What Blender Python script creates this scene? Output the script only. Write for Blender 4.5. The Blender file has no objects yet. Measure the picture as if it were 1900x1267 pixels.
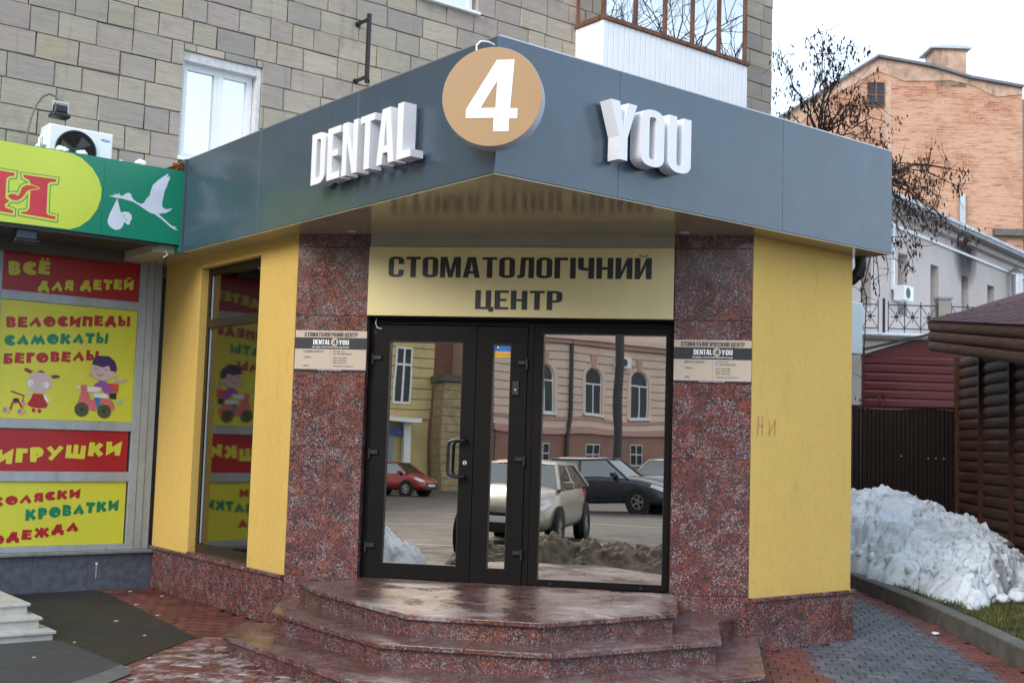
import bpy, bmesh, math, random
from mathutils import Vector, Matrix, noise as mnoise
random.seed(7)
PI = math.pi
sc = bpy.context.scene
COL = sc.collection

# ------------------------------------------------------------------ camera
YAW, PITCH, ROLL, FPX = 0.9012, 0.0824, 0.0306, 2220.31
fw = Vector((math.cos(YAW)*math.cos(PITCH), math.sin(YAW)*math.cos(PITCH), math.sin(PITCH)))
rt = Vector((math.sin(YAW), -math.cos(YAW), 0)); up = rt.cross(fw)
r2 = rt*math.cos(ROLL) + up*math.sin(ROLL); u2 = up*math.cos(ROLL) - rt*math.sin(ROLL)
cd = bpy.data.cameras.new('camera'); cam = bpy.data.objects.new('camera', cd); COL.objects.link(cam)
CP = Vector((-4.5633, -5.9991, 1.6))
M = Matrix((r2, u2, -fw)).transposed().to_4x4(); M.translation = CP; cam.matrix_world = M
cd.sensor_width = 36; cd.lens = FPX/1900*36; cd.clip_end = 2000; cd.clip_start = 0.05
cd.dof.use_dof = True; cd.dof.focus_distance = 9.2; cd.dof.aperture_fstop = 4.5
sc.camera = cam

# ------------------------------------------------------------------ world + sun
SUN_EL, SUN_AZ = math.radians(30), math.radians(196)      # azimuth measured from +X towards +Y
w = bpy.data.worlds.new('World'); sc.world = w; w.use_nodes = True
nt = w.node_tree; nt.nodes.clear()
out = nt.nodes.new('ShaderNodeOutputWorld')
sky = nt.nodes.new('ShaderNodeTexSky'); sky.sky_type = 'NISHITA'; sky.sun_disc = False
sky.sun_elevation = SUN_EL; sky.sun_rotation = math.radians(90) - SUN_AZ; sky.air_density = 1.0; sky.dust_density = 1.5
b1 = nt.nodes.new('ShaderNodeBackground'); b1.inputs[1].default_value = 0.11
b2 = nt.nodes.new('ShaderNodeBackground'); b2.inputs[0].default_value = (0.76, 0.88, 1.0, 1); b2.inputs[1].default_value = 0.9
tc = nt.nodes.new('ShaderNodeTexCoord'); mp = nt.nodes.new('ShaderNodeMapping'); mp.inputs['Scale'].default_value = (1.2, 1.2, 3.2)
nz = nt.nodes.new('ShaderNodeTexNoise'); nz.inputs['Scale'].default_value = 1.6; nz.inputs['Detail'].default_value = 5; nz.inputs['Roughness'].default_value = 0.55
cr = nt.nodes.new('ShaderNodeValToRGB'); cr.color_ramp.elements[0].position = 0.36; cr.color_ramp.elements[0].color = (.45, .45, .45, 1)
cr.color_ramp.elements[1].position = 0.66; cr.color_ramp.elements[1].color = (.95, .95, .95, 1)
mx = nt.nodes.new('ShaderNodeMixShader')
L = nt.links.new
L(tc.outputs['Generated'], mp.inputs[0]); L(mp.outputs[0], nz.inputs['Vector']); L(nz.outputs['Fac'], cr.inputs[0])
L(sky.outputs[0], b1.inputs[0]); L(cr.outputs[0], mx.inputs[0]); L(b1.outputs[0], mx.inputs[1]); L(b2.outputs[0], mx.inputs[2]); L(mx.outputs[0], out.inputs[0])
sl = bpy.data.lights.new('sun', 'SUN'); sl.energy = 1.0; sl.angle = math.radians(30); sl.color = (1.0, 0.93, 0.82)
so = bpy.data.objects.new('sun', sl); COL.objects.link(so)
sd = Vector((math.cos(SUN_AZ)*math.cos(SUN_EL), math.sin(SUN_AZ)*math.cos(SUN_EL), math.sin(SUN_EL)))
so.rotation_euler = sd.to_track_quat('Z', 'Y').to_euler()
sc.view_settings.view_transform = 'Standard'; sc.view_settings.look = 'None'; sc.view_settings.gamma = 1
sc.view_settings.use_curve_mapping = False; sc.view_settings.exposure = 1.28
sc.render.engine = 'CYCLES'
sc.cycles.max_bounces = 6; sc.cycles.use_denoising = True

# ------------------------------------------------------------------ helpers
def link(o, parent=None):
    COL.objects.link(o)
    if parent is not None: o.parent = parent
    return o
def tag(o, label=None, cat=None, group=None, kind=None):
    if label: o['label'] = label
    if cat: o['category'] = cat
    if group: o['group'] = group
    if kind: o['kind'] = kind
    return o
def thing(name, label, cat, group=None, loc=(0, 0, 0)):
    o = bpy.data.objects.new(name, None); o.empty_display_size = .1; link(o); o.location = loc
    return tag(o, label, cat, group)
class FR:                      # a frame: origin, u, v, w
    def __init__(s, o, u, v, w): s.o, s.u, s.v, s.w = Vector(o), Vector(u), Vector(v), Vector(w)
    def __call__(s, a, b, c=0): return s.o + s.u*a + s.v*b + s.w*c
WORLD = FR((0,0,0), (1,0,0), (0,1,0), (0,0,1))
class MB:
    def __init__(s): s.V = []; s.F = []; s.S = []
    def add(s, vs, fs, smooth=False):
        n = len(s.V); s.V += [tuple(v) for v in vs]
        for f in fs: s.F.append([i+n for i in f]); s.S.append(smooth)
        return s
    def box(s, f, u0, u1, v0, v1, w0, w1):
        s.add([f(a, b, c) for c in (w0, w1) for b in (v0, v1) for a in (u0, u1)],
              [(0,1,3,2),(4,6,7,5),(0,4,5,1),(2,3,7,6),(0,2,6,4),(1,5,7,3)]); return s
    def cbox(s, f, u0, u1, v0, v1, w0, w1, c):      # box with chamfered front edges
        a = [f(x, y, w0) for x, y in ((u0,v0),(u1,v0),(u1,v1),(u0,v1))]
        b = [f(x, y, w1-c) for x, y in ((u0,v0),(u1,v0),(u1,v1),(u0,v1))]
        d = [f(x, y, w1) for x, y in ((u0+c,v0+c),(u1-c,v0+c),(u1-c,v1-c),(u0+c,v1-c))]
        fs = [(3,2,1,0),(8,9,10,11)]
        for i in range(4):
            j = (i+1) % 4; fs += [(i,j,4+j,4+i),(4+i,4+j,8+j,8+i)]
        s.add(a+b+d, fs); return s
    def prism(s, f, pts, w0, w1):                   # convex or simple polygon
        n = len(pts); s.add([f(x, y, w0) for x, y in pts]+[f(x, y, w1) for x, y in pts],
              [tuple(range(n))[::-1], tuple(range(n, 2*n))]+[(i,(i+1)%n,n+(i+1)%n,n+i) for i in range(n)]); return s
    def tube(s, pts, r, n=8, r1=None, cap=True):
        pts = [Vector(p) for p in pts]; m = len(pts); base = len(s.V); up_ = None; vs = []
        for i, p in enumerate(pts):
            d = (pts[min(i+1, m-1)]-pts[max(i-1, 0)]).normalized()
            if up_ is None: up_ = d.orthogonal().normalized()
            up_ = (up_ - d*up_.dot(d)).normalized(); q = d.cross(up_)
            rr = r if r1 is None else r+(r1-r)*i/(m-1)
            vs += [p+(up_*math.cos(2*PI*k/n)+q*math.sin(2*PI*k/n))*rr for k in range(n)]
        fs = [(i*n+k, i*n+(k+1)%n, (i+1)*n+(k+1)%n, (i+1)*n+k) for i in range(m-1) for k in range(n)]
        s.add(vs, fs, True)
        if cap: s.add(vs[:n], [tuple(range(n))[::-1]]); s.add(vs[-n:], [tuple(range(n))])
        return s
    def disc(s, f, cu, cv, r, w0, w1, n=32, r_in=None):
        if r_in is None:
            s.prism(f, [(cu+r*math.cos(2*PI*k/n), cv+r*math.sin(2*PI*k/n)) for k in range(n)], w0, w1)
        else:
            vs = []
            for (rr, ww) in ((r, w0), (r, w1), (r_in, w1), (r_in, w0)):
                vs += [f(cu+rr*math.cos(2*PI*k/n), cv+rr*math.sin(2*PI*k/n), ww) for k in range(n)]
            s.add(vs, [(i*n+k, i*n+(k+1)%n, ((i+1)%4)*n+(k+1)%n, ((i+1)%4)*n+k) for i in range(4) for k in range(n)])
        return s
    def mesh(s, name, recalc=True):
        me = bpy.data.meshes.new(name); me.from_pydata(s.V, [], s.F)
        if any(s.S): me.polygons.foreach_set('use_smooth', s.S)
        if recalc:
            b = bmesh.new(); b.from_mesh(me); bmesh.ops.recalc_face_normals(b, faces=b.faces); b.to_mesh(me); b.free()
        me.update(); return me
    def obj(s, name, mat, parent=None, label=None, cat=None, group=None, kind=None, recalc=True):
        me = s.mesh(name, recalc)
        for m_ in (mat if isinstance(mat, (list, tuple)) else [mat]): me.materials.append(m_)
        o = bpy.data.objects.new(name, me); link(o, parent); return tag(o, label, cat, group, kind)
def box(name, f, u0, u1, v0, v1, w0, w1, mat, parent=None, **k): return MB().box(f, u0, u1, v0, v1, w0, w1).obj(name, mat, parent, **k)
def bevel(o, wdt, seg=2):
    m = o.modifiers.new('bevel', 'BEVEL'); m.width = wdt; m.segments = seg; m.limit_method = 'ANGLE'; return o

# ------------------------------------------------------------------ materials
MATS = {}
class NB:
    def __init__(s, name):
        s.m = bpy.data.materials.new(name); s.m.use_nodes = True; s.t = s.m.node_tree; s.p = s.t.nodes['Principled BSDF']
        s.out = s.t.nodes['Material Output']; s._pos = None
    def n(s, ty, **k):
        a = s.t.nodes.new(ty)
        for kk, v in k.items():
            if kk in a.inputs: a.inputs[kk].default_value = v
            else: setattr(a, kk, v)
        return a
    def l(s, a, b): s.t.links.new(a, b)
    def pos(s, scale=(1,1,1), rot=(0,0,0), rnd=0):
        g = s.n('ShaderNodeNewGeometry'); m = s.n('ShaderNodeMapping'); m.inputs['Scale'].default_value = scale; m.inputs['Rotation'].default_value = rot
        s.l(g.outputs['Position'], m.inputs[0])
        if rnd:
            oi = s.n('ShaderNodeObjectInfo'); mu = s.n('ShaderNodeMath', operation='MULTIPLY'); mu.inputs[1].default_value = rnd
            s.l(oi.outputs['Random'], mu.inputs[0]); va = s.n('ShaderNodeVectorMath', operation='ADD'); s.l(m.outputs[0], va.inputs[0]); s.l(mu.outputs[0], va.inputs[1]); return va.outputs[0]
        return m.outputs[0]
    def noise(s, vec, scale, detail=4, rough=.5, dist=0):
        a = s.n('ShaderNodeTexNoise'); a.inputs['Scale'].default_value = scale; a.inputs['Detail'].default_value = detail; a.inputs['Roughness'].default_value = rough; a.inputs['Distortion'].default_value = dist
        s.l(vec, a.inputs['Vector']); return a.outputs['Fac']
    def ramp(s, fac, stops, const=False):
        a = s.n('ShaderNodeValToRGB'); e = a.color_ramp.elements
        if const: a.color_ramp.interpolation = 'CONSTANT'
        while len(e) < len(stops): e.new(.5)
        for i, (p_, c_) in enumerate(stops):
            e[i].position = p_; e[i].color = (c_ if len(c_) == 4 else tuple(c_)+(1,)) if isinstance(c_, tuple) else (c_, c_, c_, 1)
        s.l(fac, a.inputs[0]); return a.outputs[0]
    def mix(s, fac, a, b, mode='MIX'):
        m = s.n('ShaderNodeMix', data_type='RGBA', blend_type=mode)
        for i, v in ((0, fac), (6, a), (7, b)):
            if hasattr(v, 'is_linked') or hasattr(v, 'links'): s.l(v, m.inputs[i])
            else: m.inputs[i].default_value = v if i == 0 else (tuple(v)+(1,) if len(v) == 3 else v)
        return m.outputs[2]
    def bump(s, h, strength=.3, dist=.01):
        b = s.n('ShaderNodeBump'); b.inputs['Strength'].default_value = strength; b.inputs['Distance'].default_value = dist
        s.l(h, b.inputs['Height']); s.l(b.outputs[0], s.p.inputs['Normal']); return b
    def base(s, c, rough=.6, metal=0, spec=.5):
        if hasattr(c, 'links'): s.l(c, s.p.inputs['Base Color'])
        else: s.p.inputs['Base Color'].default_value = tuple(c)+(1,)
        if hasattr(rough, 'links'): s.l(rough, s.p.inputs['Roughness'])
        else: s.p.inputs['Roughness'].default_value = rough
        s.p.inputs['Metallic'].default_value = metal; s.p.inputs['Specular IOR Level'].default_value = spec
def plain(name, c, rough=.5, metal=0, spec=.5, var=.12, scale=3, dirt=0, streak=False):
    if name in MATS: return MATS[name]
    b = NB(name); pz = b.pos((1, 1, .25) if streak else (1, 1, 1))
    f = b.noise(pz, scale, 5, .6)
    lo = tuple(x*(1-var) for x in c); hi = tuple(min(1, x*(1+var)) for x in c)
    col = b.ramp(f, [(.3, lo), (.7, hi)])
    if dirt:
        f2 = b.noise(b.pos((1,1,.4)), scale*4, 6, .7)
        col = b.mix(b.ramp(f2, [(.5, 0.), (.75, dirt)]), col, (.05, .045, .04))
    b.base(col, rough, metal, spec); b.bump(b.noise(b.pos(), 60, 3), .05, .002)
    MATS[name] = b.m; return b.m

def granite(name, rough=.16, wet=0., frost=0.):
    b = NB(name); p0 = b.pos(rnd=7)
    big = b.noise(p0, 4.5, 5, .65, 1.5); fine = b.noise(p0, 55, 3, .65, .6)
    c = b.ramp(big, [(.3, (.12, .045, .042)), (.5, (.20, .062, .045)), (.72, (.31, .085, .046))])
    v = b.n('ShaderNodeTexVoronoi'); v.inputs['Scale'].default_value = 120; b.l(p0, v.inputs['Vector'])
    sep = b.n('ShaderNodeSeparateColor'); b.l(v.outputs['Color'], sep.inputs[0])
    wh = b.mix(.62, sep.outputs[0], b.noise(p0, 7, 5, .7, 1.6))
    dark = b.ramp(wh, [(0.465, 1.), (.515, 0.)])
    c = b.mix(dark, c, (.022, .023, .03)); oi = b.n('ShaderNodeObjectInfo'); c = b.mix(b.ramp(oi.outputs['Random'], [(0, .0), (1, .30)]), c, (.06, .035, .035))
    v2 = b.n('ShaderNodeTexVoronoi'); v2.inputs['Scale'].default_value = 150; b.l(p0, v2.inputs['Vector'])
    sp2 = b.n('ShaderNodeSeparateColor'); b.l(v2.outputs['Color'], sp2.inputs[0])
    wh2 = b.mix(.58, sp2.outputs[1], b.noise(p0, 5, 5, .7, 1.4))
    lt = b.ramp(wh2, [(.655, 0.), (.69, 1.)]); c = b.mix(lt, c, (.27, .275, .31))
    c = b.mix(b.ramp(fine, [(.3, .35), (.6, 0.)]), c, (.12, .05, .05))
    if wet:
        gz = b.n('ShaderNodeNewGeometry'); sz = b.n('ShaderNodeSeparateXYZ'); b.l(gz.outputs['True Normal'], sz.inputs[0]); wf_ = b.ramp(sz.outputs[2], [(.5, .1), (.9, wet)]); c = b.mix(wf_, c, (.045, .020, .016))
    rg = b.ramp(b.noise(b.pos(), 2.5, 4, .6), [(.4, rough*.6), (.65, rough*1.6)])
    if frost:
        fr = b.ramp(b.noise(b.pos((1,1,1)), 1.5, 8, .8, .5), [(.52, 0.), (.74, frost)])
        c = b.mix(fr, c, (.55, .53, .55)); rg = b.mix(fr, rg, (.7, .7, .7))
    b.base(c, rg); b.bump(fine, .06, .001); MATS[name] = b.m; return b.m
M_GRAN = granite('red_granite_polished', .2)
M_TREAD = granite('red_granite_wet', .3, .3, .22)
M_LAND = granite('red_granite_landing', .3, .28, .7)
M_RISER = granite('red_granite_riser', .3, .12, .0)

def stucco(name, c, c2):
    b = NB(name); pv = b.pos((1, 1, .14))
    f = b.noise(pv, 85, 3, .6); g = b.noise(b.pos(), 90, 2)
    big = b.noise(b.pos((1,1,.5)), 1.2, 4, .5)
    col = b.ramp(big, [(.3, c2), (.7, c)])
    scr = b.ramp(f, [(.30, .42), (.45, 0.)]); col = b.mix(scr, col, tuple(x*.62 for x in c2))
    col = b.mix(b.ramp(b.noise(b.pos((1, 1, .3)), 9, 5, .7), [(.55, 0.), (.8, .3)]), col, tuple(x*.55 for x in c2))
    gz = b.n('ShaderNodeNewGeometry'); sz = b.n('ShaderNodeSeparateXYZ'); b.l(gz.outputs['Position'], sz.inputs[0]); spl = b.n('ShaderNodeMath', operation='MULTIPLY'); b.l(b.ramp(sz.outputs[2], [(.45, .15), (.6, .0)]), spl.inputs[0]); b.l(b.ramp(b.noise(b.pos(), 4, 6, .75), [(.42, 0.), (.6, 1.)]), spl.inputs[1]); col = b.mix(spl.outputs[0], col, (.20, .15, .08)); b.base(col, .85, 0, .2); mxh = b.mix(.4, f, g); b.bump(mxh, .55, .006); MATS[name] = b.m; return b.m
M_YEL = stucco('yellow_stucco', (.64, .435, .128), (.58, .385, .11))

def stone_mat():
    b = NB('sandstone_block'); oi = b.n('ShaderNodeObjectInfo'); p0 = b.pos(rnd=13)
    c = b.ramp(oi.outputs['Random'], [(0, (.37,.33,.255)), (.2, (.45,.39,.31)), (.38, (.35,.305,.275)), (.55, (.43,.38,.30)), (.7, (.40,.335,.30)), (.85, (.30,.28,.25)), (1, (.49,.42,.33))])
    st = b.noise(b.pos((2.2, 2.2, 26), rnd=13), 1.3, 6, .65, 1.2); c = b.mix(b.ramp(st, [(.35, .4), (.6, 0.)]), c, (.21, .185, .17))
    st2 = b.noise(p0, 2.6, 6, .7); c = b.mix(b.ramp(st2, [(.55, 0.), (.75, .55)]), c, (.19, .17, .175))
    c = b.mix(b.ramp(b.noise(b.pos((9, 9, .5)), 1.1, 5, .6), [(.6, 0.), (.78, .4)]), c, (.13, .12, .12))
    c = b.mix(b.ramp(b.noise(p0, 1.9, 3), [(.6, 0.), (.8, .35)]), c, (.50, .36, .20))
    b.base(c, .9, 0, .2); h = b.mix(.5, st, b.noise(p0, 40, 4, .7)); b.bump(h, .5, .012); MATS['stone'] = b.m; return b.m
M_STONE = stone_mat()
M_MORT = plain('grey_mortar', (.17, .155, .14), .95, 0, .1, .25, 8)
def painted_metal(name, c, rough, spec=.5, coat=0.):
    b = NB(name); f = b.noise(b.pos(), 1.4, 5, .6); lo = tuple(x*.88 for x in c)
    col = b.mix(b.ramp(f, [(.3, 0.), (.7, 1.)]), lo, c)
    col = b.mix(b.ramp(b.noise(b.pos((3, 3, .25)), 3, 4, .6), [(.45, 0.), (.8, .25)]), col, tuple(x*.7 for x in c))
    rg = b.ramp(b.noise(b.pos(), 5, 5, .7), [(.3, rough*.8), (.7, rough*1.25)])
    b.base(col, rg, 0, spec); b.p.inputs['Coat Weight'].default_value = coat; b.p.inputs['Coat Roughness'].default_value = rough*.4
    b.bump(b.noise(b.pos(), 1.6, 1), .10, .01); MATS[name] = b.m; return b.m
M_CANOPY = painted_metal('anthracite_panel', (.055, .088, .128), .3, .8, .3); M_CANOPY.node_tree.nodes['Principled BSDF'].inputs['Metallic'].default_value = .2
M_SOFFIT = painted_metal('beige_soffit_panel', (.60, .51, .34), .15, .8, .0); M_SOFFIT.node_tree.nodes['Principled BSDF'].inputs['Metallic'].default_value = .32
M_GOLD = painted_metal('gold_composite_sheet', (.74, .62, .31), .38, .5, 0)
M_DISC = plain('tan_acrylic', (.38, .225, .105), .4, 0, .4, .03)
M_WHITE = plain('white_acrylic', (.82, .82, .86), .35, 0, .5, .03)
M_BLACK = plain('black_vinyl', (.012, .013, .017), .4, 0, .5, .1)
M_FRAME = plain('dark_brown_frame', (.005, .0034, .0034), .5, 0, .15, .15)
M_BLKMET = plain('black_metal', (.012, .012, .013), .4, 0, .5, .2, 20)
M_ALU = plain('grey_aluminium', (.36, .40, .45), .42, .25, .5, .14, 5, .25, True)
M_PVC = plain('white_pvc', (.80, .82, .84), .35, 0, .5, .04)
M_BASEB = plain('blue_grey_slab', (.085, .10, .13), .45, 0, .4, .3, 14, .15)
M_SILVER = plain('galvanised_steel', (.50, .52, .55), .35, .8)
M_WOOD = plain('old_brown_timber', (.16, .075, .045), .7, 0, .3, .4, 12, .4, True)
def glass_mat(name, tint, mirror, rough=.0, wav=.0):
    b = NB(name); t = b.t; t.nodes.remove(b.p)
    g = b.n('ShaderNodeBsdfGlossy'); g.inputs['Color'].default_value = tint+(1,); g.inputs['Roughness'].default_value = rough
    tr = b.n('ShaderNodeBsdfTransparent'); tr.inputs['Color'].default_value = (.55, .5, .45, 1)
    lw = b.n('ShaderNodeLayerWeight'); lw.inputs['Blend'].default_value = .25
    mp_ = b.n('ShaderNodeMapRange'); mp_.inputs['To Min'].default_value = mirror; mp_.inputs['To Max'].default_value = 1
    b.l(lw.outputs['Fresnel'], mp_.inputs[0]); ms = b.n('ShaderNodeMixShader'); b.l(mp_.outputs[0], ms.inputs[0]); b.l(tr.outputs[0], ms.inputs[1]); b.l(g.outputs[0], ms.inputs[2]); b.l(ms.outputs[0], b.out.inputs[0])
    if wav:
        bp = b.n('ShaderNodeBump'); bp.inputs['Strength'].default_value = 1; bp.inputs['Distance'].default_value = wav
        b.l(b.noise(b.pos(), 1.3, 1), bp.inputs['Height']); b.l(bp.outputs[0], g.inputs['Normal'])
    MATS[name] = b.m; return b.m
M_MIRROR = glass_mat('reflective_bronze_glass', (.80, .72, .63), .80, .0, .0013)
M_SIDEG = glass_mat('side_window_glass', (.46, .44, .40), .55, .05, .001)
M_PANE = glass_mat('house_window_glass', (.95, .97, 1.0), .75, .0, .002)
M_DARK = plain('dark_interior', (.02, .018, .016), .9, 0, .1)
M_PANEB = plain('dark_window_glass', (.035,.042,.05), .12, 0, .22, .3, 1)

def asphalt(name, c, wet):
    b = NB(name); f = b.noise(b.pos(), 55, 5, .85); g = b.noise(b.pos(), 1.4, 7, .72)
    col = b.mix(b.ramp(f, [(.3, 0.), (.7, 1.)]), tuple(x*.35 for x in c), tuple(x*2.1 for x in c))
    col = b.mix(b.ramp(g, [(.4, .0), (.65, .5)]), col, tuple(x*.45 for x in c))
    b.base(col, b.ramp(g, [(.35, .75), (.6, .75-wet)]), 0, .45); b.bump(f, .9, .008); MATS[name] = b.m; return b.m
M_ASPH = asphalt('worn_asphalt', (.045, .046, .05), .35)
M_PATCH = asphalt('wet_dark_asphalt', (.017, .018, .02), .4)
def paver_mat(name, ca, cb, cc, wet, frost):
    b = NB(name); oi = b.n('ShaderNodeObjectInfo'); c = b.ramp(oi.outputs['Random'], [(0, ca), (.5, cb), (1, cc)])
    c = b.mix(b.ramp(b.noise(b.pos(), 60, 3, .7), [(.35, .35), (.6, 0.)]), c, tuple(x*.4 for x in ca))
    g = b.noise(b.pos(), 1.7, 5, .6); c = b.mix(b.ramp(g, [(.45, .0), (.6, .55)]), c, tuple(x*.45 for x in ca))
    rg = b.ramp(g, [(.4, .7), (.6, .7-wet)])
    if frost:
        fr = b.ramp(b.noise(b.pos((1, 1, 1), rnd=.6), 3.2, 6, .72), [(.48, 0.), (.60, frost)]); c = b.mix(fr, c, (.38, .34, .36)); rg = b.mix(fr, rg, (.6, .6, .6))
    b.base(c, rg, 0, .5); b.bump(b.noise(b.pos(), 70, 3), .3, .002); MATS[name] = b.m; return b.m
M_RPAV = paver_mat('red_paver', (.125, .034, .028), (.155, .046, .034), (.10, .03, .027), .35, .0)
M_RPAVF = paver_mat('frosty_red_paver', (.14, .042, .034), (.17, .055, .04), (.11, .035, .03), .3, .8)
M_GPAV = paver_mat('grey_blue_paver', (.055, .065, .085), (.075, .085, .105), (.045, .053, .07), .5, .12)
M_CONC = plain('concrete_kerb', (.115, .112, .105), .8, 0, .3, .25, 5, .5)
M_JOINT = plain('sandy_joint', (.05, .045, .04), .9, 0, .1, .3, 20)

# ------------------------------------------------------------------ lettering
S_ = .135
def arc(cx, cy, r, a0, a1, n=5): return [(cx+r*math.cos(math.radians(a0+(a1-a0)*i/n)), cy+r*math.sin(math.radians(a0+(a1-a0)*i/n))) for i in range(n+1)]
def rr(x0, y0, x1, y1, r): return arc(x1-r,y0+r,r,-90,0)+arc(x1-r,y1-r,r,0,90)+arc(x0+r,y1-r,r,90,180)+arc(x0+r,y0+r,r,180,270)
def G(ch):
    s = S_; w = .385; R = .165; ri = .045
    if ch in 'OО': return w, [rr(0,0,w,1,R), rr(s,.125,w-s,.875,ri)]
    if ch in 'CС': return w, [[(w,.64)]+arc(w-R,1-R,R,0,90)+arc(R,1-R,R,90,180)+arc(R,R,R,180,270)+arc(w-R,R,R,270,360)+[(w,.36),(w-s,.36)]+arc(w-s-ri,.125+ri,ri,0,-90)+arc(s+ri,.125+ri,ri,270,180)+arc(s+ri,.875-ri,ri,180,90)+arc(w-s-ri,.875-ri,ri,90,0)+[(w-s,.64)]]
    if ch == 'U': return w, [[(0,1)]+arc(R,R,R,180,270)+arc(w-R,R,R,270,360)+[(w,1),(w-s,1)]+arc(w-s-ri,.125+ri,ri,0,-90)+arc(s+ri,.125+ri,ri,270,180)+[(s,1)]]
    if ch == 'D': return w, [[(0,0)]+arc(w-R,R,R,270,360)+arc(w-R,1-R,R,0,90)+[(0,1)], [(s,.125)]+arc(w-s-ri,.125+ri,ri,270,360)+arc(w-s-ri,.875-ri,ri,0,90)+[(s,.875)]]
    if ch in 'PР': w=.37; return w, [[(0,0),(s,0),(s,.385)]+arc(w-R,.385+R,R,270,360)+arc(w-R,1-R,R,0,90)+[(0,1)], [(s,.505)]+arc(w-s-ri,.505+ri,ri,270,360)+arc(w-s-ri,.875-ri,ri,0,90)+[(s,.875)]]
    if ch in 'EЕ': w=.34; return w, [[(0,0),(w,0),(w,.13),(s,.13),(s,.44),(.29,.44),(.29,.565),(s,.565),(s,.87),(w,.87),(w,1),(0,1)]]
    if ch in 'TТ': w=.36; return w, [[(w/2-s/2,0),(w/2+s/2,0),(w/2+s/2,.87),(w,.87),(w,1),(0,1),(0,.87),(w/2-s/2,.87)]]
    if ch == 'L': w=.325; return w, [[(0,0),(w,0),(w,.13),(s,.13),(s,1),(0,1)]]
    if ch == 'Г': w=.32; return w, [[(0,0),(s,0),(s,.87),(w,.87),(w,1),(0,1)]]
    if ch == 'І': return s, [[(0,0),(s,0),(s,1),(0,1)]]
    if ch == 'N': w=.40; return w, [[(0,0),(.12,0),(.12,.62),(w-.125,0),(w,0),(w,1),(w-.12,1),(w-.12,.40),(.13,1),(0,1)]]
    if ch in 'ИЙ':
        w=.40; c=[[(0,0),(.125,0),(w-s,.64),(w-s,0),(w,0),(w,1),(w-.125,1),(s,.36),(s,1),(0,1)]]
        if ch == 'Й': c.append([(.09,1.16)]+[(.2+.075*math.cos(a),1.14+.05*math.sin(a)) for a in [PI*(1+i/6) for i in range(7)]]+[(.31,1.16)]+[(.2+.11*math.cos(a),1.14+.095*math.sin(a)) for a in [2*PI-PI*i/6 for i in range(7)]])
        return w, c
    if ch in 'HН': w=.40; return w, [[(0,0),(s,0),(s,.435),(w-s,.435),(w-s,0),(w,0),(w,1),(w-s,1),(w-s,.56),(s,.56),(s,1),(0,1)]]
    if ch in 'AА': w=.42; return w, [[(0,0),(.13,0),(.155,.2),(w-.155,.2),(w-.13,0),(w,0),(w/2+.1,1),(w/2-.1,1)], [(.172,.32),(w-.172,.32),(w/2,.80)]]
    if ch == 'Л': w=.41; return w, [[(0,0),(.1,.005),(.165,.05),(.19,.14),(.205,.87),(w-s,.87),(w-s,0),(w,0),(w,1),(.085,1),(.065,.18),(.045,.13),(0,.12)]]
    if ch in 'MМ': w=.51; return w, [[(0,0),(.125,0),(.125,.62),(.205,0),(w-.205,0),(w-.125,.62),(w-.125,0),(w,0),(w,1),(w-.17,1),(w/2,.33),(.17,1),(0,1)]]
    if ch == 'Ч': w=.385; return w, [[(w-s,0),(w,0),(w,1),(w-s,1),(w-s,.51),(s+.04,.51),(s,.55),(s,1),(0,1),(0,.52),(.03,.43),(.11,.385),(w-s,.385)]]
    if ch in 'KК': w=.41; return w, [[(0,0),(s,0),(s,.33),(.19,.43),(w-.145,0),(w,0),(.28,.58),(w-.01,1),(w-.15,1),(s,.60),(s,1),(0,1)]]
    if ch == 'Ц': w=.42; return w, [[(0,0),(w-.09,0),(w-.09,-.13),(w+.03,-.13),(w+.03,.125),(w-.03,.125),(w-.03,1),(w-.03-s,1),(w-.03-s,.125),(s,.125),(s,1),(0,1)]]
    if ch == 'Y': w=.42; return w, [[(w/2-s/2,0),(w/2+s/2,0),(w/2+s/2,.40),(w,1),(w-.145,1),(w/2,.58),(.145,1),(0,1),(w/2-s/2,.40)]]
    if ch == '4': w=.70; return w, [[(0,.19),(.38,.19),(.38,0),(.59,0),(.59,.18),(.70,.18),(.70,.32),(.60,.32),(.64,1),(.40,1),(0,.31)], [(.20,.33),(.40,.33),(.415,.71)]]
    return .2, []
def fill_poly(contours):
    """triangulate contours (outer + holes) -> verts, tris"""
    b = bmesh.new()
    for c in contours:
        vs = [b.verts.new((x, y, 0)) for x, y in c]
        for i in range(len(vs)): b.edges.new((vs[i], vs[(i+1) % len(vs)]))
    bmesh.ops.triangle_fill(b, use_beauty=True, use_dissolve=False, edges=b.edges[:])
    b.verts.index_update(); V = [(v.co.x, v.co.y) for v in b.verts]; T = [[v.index for v in f.verts] for f in b.faces]; b.free(); return V, T
def add_contours(mb, f, cs, w0, w1):
    V, T = fill_poly(cs)
    def ar(t): (a, b, c) = [V[i] for i in t]; return (b[0]-a[0])*(c[1]-a[1])-(b[1]-a[1])*(c[0]-a[0])
    T = [t if ar(t) > 0 else t[::-1] for t in T]
    mb.add([f(x, y, w1) for x, y in V], T)
    if w1-w0 > .0025:
        mb.add([f(x, y, w0) for x, y in V], [t[::-1] for t in T])
        for c in cs:
            n = len(c); mb.add([f(x, y, w0) for x, y in c]+[f(x, y, w1) for x, y in c], [(i, (i+1) % n, n+(i+1) % n, n+i) for i in range(n)])
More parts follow.
